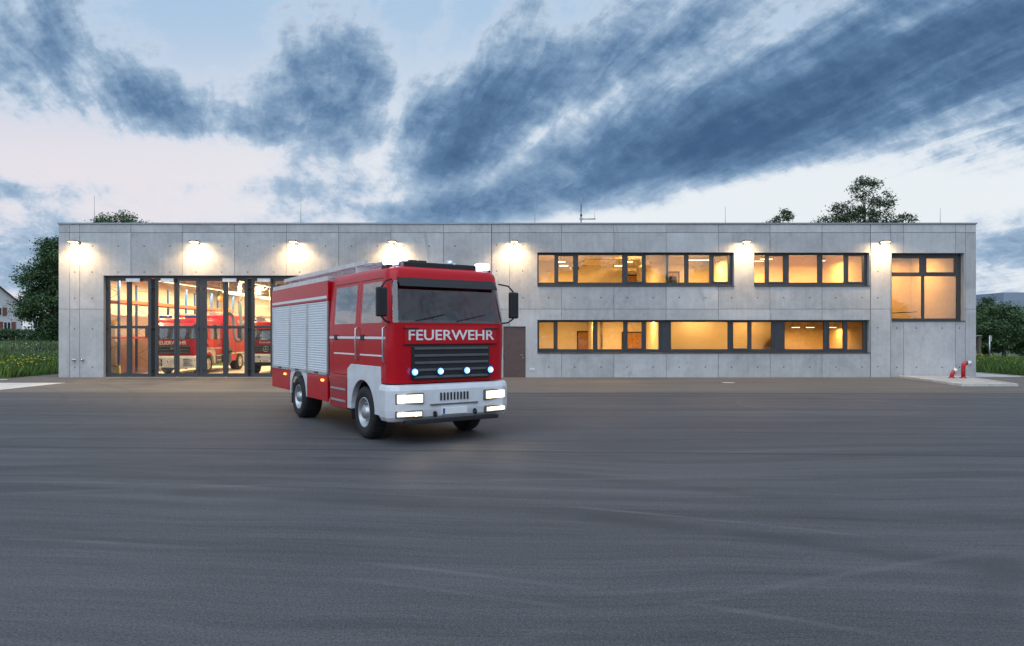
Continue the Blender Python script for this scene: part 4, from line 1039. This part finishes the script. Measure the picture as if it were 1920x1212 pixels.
main = engine('fire_engine', 'red and white fire engine driving out with headlights and blue lights on', (0, 0, 0), 0, dict(
    red='red_paint', w=2.46, wb=2.5, L=3.2, LT=7.8, lit=True, ax1=1.34, ax2=5.4, wr=.50, z0=1.12, zd0=1.18, zlow=1.45, belt=2.22, wtop=2.98, zr=3.12, lean=.20,
    doors=(.30, 1.50, 1.62, 2.98), zh=1.95, grille=(1.18, 1.80), gw=.82, bars=5, bump=(.44, 1.10), bcol='white_paint', head=(.66, 1.14, .78, .93), fog=(.68, 1.14, .54, .62),
    plate=.60, text=(1.985, .265), tsx=1.22, toff=-.0, wing='white_paint', wingtop=1.42, box=(3.27, 7.78, 1.14, 3.18), sh1=2.74, shut=((3.32, 4.72), (4.78, 6.12), (6.18, 7.72)), shcol='shutter',
    skirt=.55, archcol='white_paint', mark=(3.60, 6.5), btext=None, stripe=1.92, ladders=((-.72, 3.42), (-.1, 3.42)), ladder_y=(1.9, 7.7), bar_y=.55, blue=(-.80, -.28, .28, .80), bluez=1.33))
TH = R(34); hv = (math.sin(TH), -math.cos(TH)); wv = (math.cos(TH), math.sin(TH))
cx, cy = (731-960)/F*12.05, -D+12.05            # its near front corner
main.location = (cx+wv[0]*1.25, cy+wv[1]*1.25, 0); main.rotation_euler = (0, 0, TH)
for s in (-1, 1): light('head_beam', 'SPOT', main, (s*.9, -.16, .80), 14, (1, .80, .55), rot=(R(74), 0, R(180)), size=.1, spot=85, blend=.8)
light('under_glow', 'SPOT', main, (0, -.2, .55), 10, (1, .75, .45), rot=(R(40), 0, R(180)), size=.3, spot=120, blend=.9)

engine('fire_engine', 'parked red fire engine with white bumper and FEUERWEHR lettering behind the first gate', (-16.85, 2.0, .0125), 0, dict(
    red='red_paint', w=2.3, wb=2.5, L=2.95, LT=7.4, lit=False, ax1=1.38, ax2=5.2, wr=.48, z0=.95, zd0=1.0, zlow=1.3, belt=1.76, wtop=2.52, zr=2.68, lean=.16,
    doors=(.30, 1.40, 1.52, 2.78), zh=1.45, grille=(1.06, 1.44), gw=.80, bars=3, bump=(.34, .94), bcol='white_paint', head=(.56, .98, .64, .76), fog=(.56, .98, .46, .55),
    plate=.66, ptext='GP DO', text=(1.58, .26), tsx=1.0, toff=-.0, tx=-.10, wing='white_paint', wingtop=1.22, box=(3.05, 7.35, .95, 3.05), sh1=2.45, shut=((3.1, 4.5), (4.56, 5.9), (5.96, 7.3)), shcol='red_paint',
    skirt=.55, archcol='red_paint', mark=(3.6, 6.4), btext=(2.72, .24, .3), stripe=1.26, ladders=((.5, 3.17),), ladder_y=(3.1, 7.2), bar_y=.5, maker='MAN'))
engine('fire_engine', 'parked red fire engine with round star emblem and roof ladder behind the second gate', (-12.25, 2.0, .0125), 0, dict(
    red='red_deep', w=2.3, wb=2.4, L=2.6, LT=6.6, lit=False, ax1=1.25, ax2=4.6, wr=.46, z0=1.05, zd0=1.1, zlow=1.3, belt=1.72, wtop=2.36, zr=2.48, lean=.22,
    doors=(.30, 1.25, 1.36, 2.45), zh=1.55, grille=(1.14, 1.44), gw=1.0, bars=3, bump=(.62, 1.04), bcol='white_paint', head=(.66, .98, .78, .92), fog=(.30, .56, .86, .92),
    plate=.68, ptext='GP FK', text=(1.60, .10), tsx=1.2, toff=-.0, wing='red_deep', wingtop=1.25, box=(2.7, 6.5, 1.0, 2.6), sh1=2.2, shut=((2.75, 4.0), (4.06, 5.3), (5.36, 6.45)), shcol='shutter',
    skirt=.6, archcol='red_deep', mark=(3.2, 6.0), btext=None, stripe=1.34, ladders=((-.55, 2.86), (.55, 2.86)), ladder_y=(.3, 6.3), bar_y=.9, star=(.0, 1.28, .13)))

# ================================================================== TREES AND PLANTS
def leaf_mesh(name, cen, nleaf, spread, size, mat, flat=.6):
    cen = np.asarray(cen); k = len(cen); n = k*nleaf
    c = np.repeat(cen, nleaf, 0) + rng.normal(0, 1, (n, 3))*np.array([spread, spread, spread*flat])
    nrm = rng.normal(0, 1, (n, 3)); nrm[:, 2] = np.abs(nrm[:, 2])+.3; nrm /= np.linalg.norm(nrm, axis=1)[:, None]
    a = np.cross(nrm, rng.normal(0, 1, (n, 3))); a /= np.linalg.norm(a, axis=1)[:, None]; b = np.cross(nrm, a)
    s = size*rng.uniform(.6, 1.4, (n, 1))
    v = np.stack([c-a*s, c+b*s*.5, c+a*s, c-b*s*.5], 1).reshape(-1, 3)
    me = bpy.data.meshes.new(name); me.vertices.add(4*n); me.vertices.foreach_set('co', v.astype(np.float32).ravel())
    me.loops.add(4*n); me.loops.foreach_set('vertex_index', np.arange(4*n, dtype=np.int32)); me.polygons.add(n)
    me.polygons.foreach_set('loop_start', np.arange(0, 4*n, 4, dtype=np.int32)); me.materials.append(M[mat]); me.update(calc_edges=True); me.validate()
    return me
def tree(name, label, base, h, lobes, nclump, nleaf, spread, size, mat, trunk_r=.25, cat='tree', group=None, nlimb=10, trunk=True):
    """lobes: ellipsoids (dx, dy, z, rx, ry, rz) that make up the crown"""
    o = tag(empty(name, base), label, cat, group)
    cs = []; vol = np.array([l[3]*l[4]*l[5] for l in lobes]); vol = vol/vol.sum()
    for l, q in zip(lobes, vol):
        m = max(4, int(nclump*q)); d = rng.normal(0, 1, (m, 3)); d /= np.linalg.norm(d, axis=1)[:, None]
        rad = rng.uniform(.25, 1.0, (m, 1))**.45
        cs.append(d*rad*np.array(l[3:6])*rng.uniform(.82, 1.08, (m, 1)) + np.array(l[0:3]))
    cs = np.concatenate(cs)
    obj('crown', leaf_mesh('crown', cs, nleaf, spread, size, mat), o)
    if trunk:
        top = max(l[2] for l in lobes); mb = MB(); low = min(l[2]-l[5]*.6 for l in lobes)
        mb.tube([(0,0,-.2),(.05,.02,low*.5),(-.06,.03,low),(.05,0,(low+top)/2),(lobes[0][0]*.5,0,top)], [trunk_r*1.25,trunk_r,trunk_r*.8,trunk_r*.5,trunk_r*.15], 10)
        for i in rng.choice(len(cs), min(nlimb, len(cs)), replace=False):
            e = Vector(cs[i]); z0 = max(low*.8, min(e.z*.75, top*.9)); s_ = Vector((0,0,z0)); md = (s_+e)/2 + Vector((0,0,-.12*(e-s_).length+.1))
            mb.tube([s_, md, e], [trunk_r*.38, trunk_r*.22, trunk_r*.06], 6)
        mb.build('trunk', 'bark', o)
    return o
def at(px, d): return (px-960)/F*d
def zat(py, d): return HC+(YH-py)/F*d
# big dark tree left of the station
d = 62; b = (at(128, d), d-D, gz(-40, d-D))
tree('broadleaf_tree', 'large dark green tree standing behind the left corner of the station', b, 11,
     [(0,0,8.3,2.7,2.6,2.3),(-1.6,0,6.3,2.5,2.4,1.9),(-1.2,-.3,4.0,2.9,2.5,1.8),(.8,.2,5.5,3,2.6,2.5),(1.5,0,2.8,2.6,2.2,1.6),(-.3,-.3,2.2,2.2,2,1.3)], 640, 130, .36, .105, 'leaf_dark', .35, nlimb=30)
d = 66; b = (at(225, d), d-D, .6)
tree('broadleaf_tree', 'bushy tree crown just showing above the left roof edge', b, 12, [(0,0,11.7,2.0,2,1.4),(-1.6,0,11.4,1.3,1.4,1.2),(1.9,0,11.4,1.2,1.2,1.0),(0,0,8.6,2.6,2.4,2)], 300, 60, .28, .10, 'leaf_mid', .25)
d = 62; b = (at(1620, d), d-D, 0)
tree('broadleaf_tree', 'tall airy tree rising behind the right end of the roof', b, 16.5,
     [(.2,0,15.0,1.3,1.2,1.5),(-1.5,0,13.2,1.6,1.5,1.1),(1.6,0,13.9,1.3,1.2,1.2),(-3.0,0,11.7,1.9,1.5,1.1),(.3,0,12.2,2.4,2,1.4),(3.9,0,12.2,.8,.8,1.2),(2.2,0,11.2,1.6,1.5,1.2),(-.5,0,10,3.2,2.5,1.4)], 300, 70, .28, .10, 'leaf_light', .2, nlimb=34)
d = 64; b = (at(1468, d), d-D, 0)
tree('broadleaf_tree', 'small tree top peeking over the roof left of the tall airy tree', b, 13, [(0,0,12.5,1.0,.9,1.1),(-1.1,0,12.2,.5,.5,.6),(0,0,10.8,1.6,1.4,1.4),(1.4,0,11.9,.4,.4,.4)], 90, 60, .22, .095, 'leaf_light', .15)
d = 55; b = (at(1882, d), d-D, 0)
tree('broadleaf_tree', 'dense green tree right of the station beside the sign pole', b, 5, [(0,0,3.1,1.9,1.6,1.5),(-.9,0,2.2,1.7,1.5,1.6),(1.2,0,2.1,1.7,1.5,1.6)], 300, 110, .24, .08, 'leaf_mid', .15)
d = 60; b = (at(1848, d), d-D, 0)
tree('broadleaf_tree', 'dark tree with small round tufts at the right corner of the station', b, 5, [(.2,0,4.6,.9,.8,.6),(-.6,0,3.4,1.2,1.2,1.2),(0,0,2.0,1.8,1.6,1.8)], 220, 100, .22, .08, 'leaf_dark', .15)
d = 58; b = (at(1925, d), d-D, 0)
tree('broadleaf_tree', 'dark bushy tree at the right edge of the picture', b, 4, [(0,0,2.0,1.4,1.4,1.7),(.6,0,1.3,1.6,1.4,1.3)], 180, 100, .22, .08, 'leaf_dark', .15)
# hedge
d = 88
for k in range(4):
    b = (at(2+k*30, d), d-D, 1.0)
    o = tag(empty('hedge_shrub', b), ['clipped dark hedge shrub below the white house at the left edge', 'second dark hedge shrub from the left edge below the white house', 'third dark hedge shrub, under the large tree', 'dark hedge shrub touching the station corner under the large tree'][k], 'hedge', 'hedge before the house')
    cs = np.column_stack([rng.uniform(-1.1, 1.1, 130), rng.uniform(-.6, .6, 130), rng.uniform(.1, 1.65, 130)]); obj('crown', leaf_mesh('crown', cs, 45, .14, .075, 'leaf_dark'), o)
    MB().tube([(0,0,-.2),(0,0,1.0)], .05, 6).build('trunk', 'bark', o)
# meadow
def blades(name, n, fx, fy, hmin, hmax, wid, mat, zf=gz, top=0):
    x = fx(n); y = fy(n); z = np.array([zf(a, b) for a, b in zip(x, y)])-.03
    h = rng.uniform(hmin, hmax, n); an = rng.uniform(0, math.pi, n); lean = rng.normal(0, .22, (n, 2))*h[:, None]
    dx_, dy_ = np.cos(an)*wid*rng.uniform(.6, 1.4, n), np.sin(an)*wid*.6
    p0 = np.column_stack([x-dx_, y-dy_, z]); p1 = np.column_stack([x+dx_, y+dy_, z]); p2 = np.column_stack([x+dx_*.6+lean[:, 0]*.4, y+dy_*.6+lean[:, 1]*.4, z+h*.6]); p3 = np.column_stack([x+lean[:, 0], y+lean[:, 1], z+h])
    v = np.stack([p0, p1, p2, p3], 1).reshape(-1, 3)
    me = bpy.data.meshes.new(name); me.vertices.add(4*n); me.vertices.foreach_set('co', v.astype(np.float32).ravel()); me.loops.add(4*n)
    me.loops.foreach_set('vertex_index', np.arange(4*n, dtype=np.int32)); me.polygons.add(n); me.polygons.foreach_set('loop_start', np.arange(0, 4*n, 4, dtype=np.int32)); me.materials.append(M[mat]); me.update(calc_edges=True)
    return obj(name, me)
U = lambda a, b: (lambda n: rng.uniform(a, b, n))
tag(blades('meadow_grass', 42000, U(-40, -23.2), lambda n: -.6+rng.uniform(0, 1, n)**1.3*20, .25, .62, .028, 'grass'), 'tall green meadow grass left of the station', 'grass', kind='stuff')
tag(blades('far_meadow_grass', 26000, U(-75, -24), U(18, 56), .2, .5, .05, 'grass_far'), 'paler meadow grass farther back before the hedge at the left', 'grass', kind='stuff')
tag(blades('verge_grass', 26000, U(24.25, 36), lambda n: -.4+rng.uniform(0, 1, n)**1.2*24, .25, .65, .028, 'grass'), 'tall green meadow grass right of the station', 'grass', kind='stuff')
def flowers(name, n, fx, fy, mat, label, h=(.45, .75), s=.035):
    x, y = fx(n), fy(n); cs = np.column_stack([x, y, [gz(a, b) for a, b in zip(x, y)]+rng.uniform(h[0], h[1], n)])
    tag(obj(name, leaf_mesh(name, cs, 3, .02, s, mat)), label, 'flowers', kind='stuff')
flowers('yellow_flowers', 420, U(-34, -23.4), lambda n: rng.uniform(-.3, 9, n), 'flower_yellow', 'small yellow flowers scattered in the meadow left of the station')
flowers('white_flowers', 500, U(-55, -24), lambda n: rng.uniform(8, 50, n), 'flower_white', 'tiny white flowers in the far meadow at the left', (.3, .55), .05)
flowers('yellow_verge_flowers', 240, U(24.4, 34), lambda n: rng.uniform(3, 22, n), 'flower_yellow', 'small yellow flowers in the meadow right of the station')
for k, (px, py0, py1, d) in enumerate(((25, 661, 649, 62), (75, 659, 646, 64), (29, 642, 634, 84))):
    x = at(px, d); y = d-D; z = gz(x, y); o = tag(empty('fence_post', (x, y, z-.05)), ['weathered fence post in the meadow near the left edge', 'dark leaning fence post in the meadow below the large tree', 'pale fence post at the foot of the hedge'][k], 'post', 'meadow fence posts')
    MB().tube([(0,0,-.2),(.02*k,0,.95)], .06, 8).build('post', 'timber', o)

# ================================================================== FAR BUILDINGS
hs = tag(empty('white_house', (at(42, 104), 104-D, 1.1), R(48)), 'white rendered house with dark tiled roof and red shutters at the left edge', 'house')
Wd, Lg, he, hr = 8.0, 8.5, 5.3, 9.0
# local frame: gable in the plane y=0 running to -x, the long side runs back along +y
MB().prism([(-Wd,-1),(0,-1),(0,he),(-Wd/2,hr),(-Wd,he)], 0, Lg, 'y').build('wall', 'house_wall', hs)
rf = empty('roof', parent=hs)
for s in (0, 1):
    sg = 1 if s else -1; e = Vector((-Wd/2+sg*(Wd/2+.4), 0, he-.37)); rr_ = Vector((-Wd/2, 0, hr+.05))
    MB().add([(e.x,-.45,e.z),(rr_.x,-.45,rr_.z),(rr_.x,Lg+.4,rr_.z),(e.x,Lg+.4,e.z),(e.x,-.45,e.z+.2),(rr_.x,-.45,rr_.z+.2),(rr_.x,Lg+.4,rr_.z+.2),(e.x,Lg+.4,e.z+.2)],
             [(0,1,2,3),(7,6,5,4),(0,4,5,1),(1,5,6,2),(2,6,7,3),(3,7,4,0)]).build('roof_slope', 'roof_tile', rf)
B(-Wd/2+.7, -Wd/2+1.5, Lg-2.0, Lg-1.2, hr-1.0, hr+1.0).build('chimney', 'shutter_red', rf)
def hwin(x, z, w_=.85, h_=1.15):
    w1 = empty('window', (x, -.001, z), parent=hs)
    B(-w_/2, w_/2, -.02, .02, 0, h_).build('pane', 'dark_pane', w1); MB().plate(-w_/2-.06, w_/2+.06, -.06, h_+.06, [(-w_/2+.03, -.04, .03, h_-.03), (.04, w_/2-.03, .03, h_-.03)], -.06, -.021).build('frame', 'white_plastic', w1)
    for s in (-1, 1): B(s*(w_/2+.36)-.27, s*(w_/2+.36)+.27, -.07, -.002, -.05, h_+.05).build('shutter', 'shutter_red', w1)
for (x, z) in ((-1.9, 1.35), (-1.9, .9-1.6), (-4.6, 1.35), (-3.0, 3.5), (-5.2, 3.5)):
    if z > 0: hwin(x, z+.3)
hh = tag(empty('factory_hall', (at(1905, 125), 125-D, 0)), 'long grey metal hall with a green wall section beyond the trees at the right', 'building')
B(-13, 20, 0, 20, -.5, 8.3).build('wall', 'hall_grey', hh)
for k in range(22): B(-13+k*1.5, -13+k*1.5+.06, -.04, -.001, 5.6, 8.3).build('cladding_rib', 'hall_grey', hh)
B(.6, 8, 4, 12, 8.31, 10.0).build('roof_unit', 'hall_grey', hh)
MB().lathe([(.0,8.6),(.2,8.6),(.2,8.85),(.35,8.9),(.35,9.1),(.2,9.2),(0,9.25)], 'z', (-3.8, 3, -.29), 16).build('roof_vent', 'frame_dark', hh)
B(-13, 20, -6.5, -.05, 5.9, 6.3).build('canopy', 'cap_metal', hh); B(-13, 20, -6.3, -6.0, 5.0, 5.89).build('canopy_fascia', 'white_plastic', hh)
B(-.3, 8, -6.0, -5.8, .0, 4.99).build('green_wall', 'hall_green', hh)
for k in range(4): B(-6+k*2.4, -4.4+k*2.4, -6.55, -6.51, 6.5, 6.9).build('skylight', 'dark_pane', hh)
# posts right of the station
d = 50; o = tag(empty('wooden_post', (at(1836, d), d-D, 0)), 'brown wooden post with a small roof board at the right station corner', 'post')
B(-.09, .09, -.09, .09, 0, 1.9).build('post', 'timber', o); B(-.4, .12, -.15, .15, 1.901, 1.97).build('top_board', 'galv_thin', o)
d = 52; o = tag(empty('sign_pole', (at(1855.5, d), d-D, 0)), 'slim grey sign pole standing in the meadow at the right', 'sign pole')
MB().tube([(0,0,-.2),(0,0,1.95)], .045, 10).build('pole', 'galvanised', o); B(.0, .13, -.06, -.046, 1.5, 1.93).build('sign', 'galvanised', o)
# wooded slope behind the viewer, mirrored in the upper windows
cs = []
for (x, top, wd) in ((2,13,5),(9,13.5,5),(15,16,6),(21,17,6),(27,13,5),(31,11.5,5),(36,14.5,6),(42,12,5),(48,9.5,6),(56,8,7),(-6,11,6),(-16,10,7),(-28,12,7),(-40,11,8),(66,9,8)):
    m = 300; q = rng.normal(0, 1, (m, 3)); q /= np.linalg.norm(q, axis=1)[:, None]; q *= rng.uniform(.4, 1, (m, 1))
    cs.append(q*np.array([wd*.75, 4, top*.5]) + np.array([x, -92, top*.5]))
tag(obj('wooded_slope', leaf_mesh('wooded_slope', np.concatenate(cs), 26, .7, .5, 'leaf_dark')), 'dark wooded slope mirrored in the upper left windows', 'wood', kind='stuff')
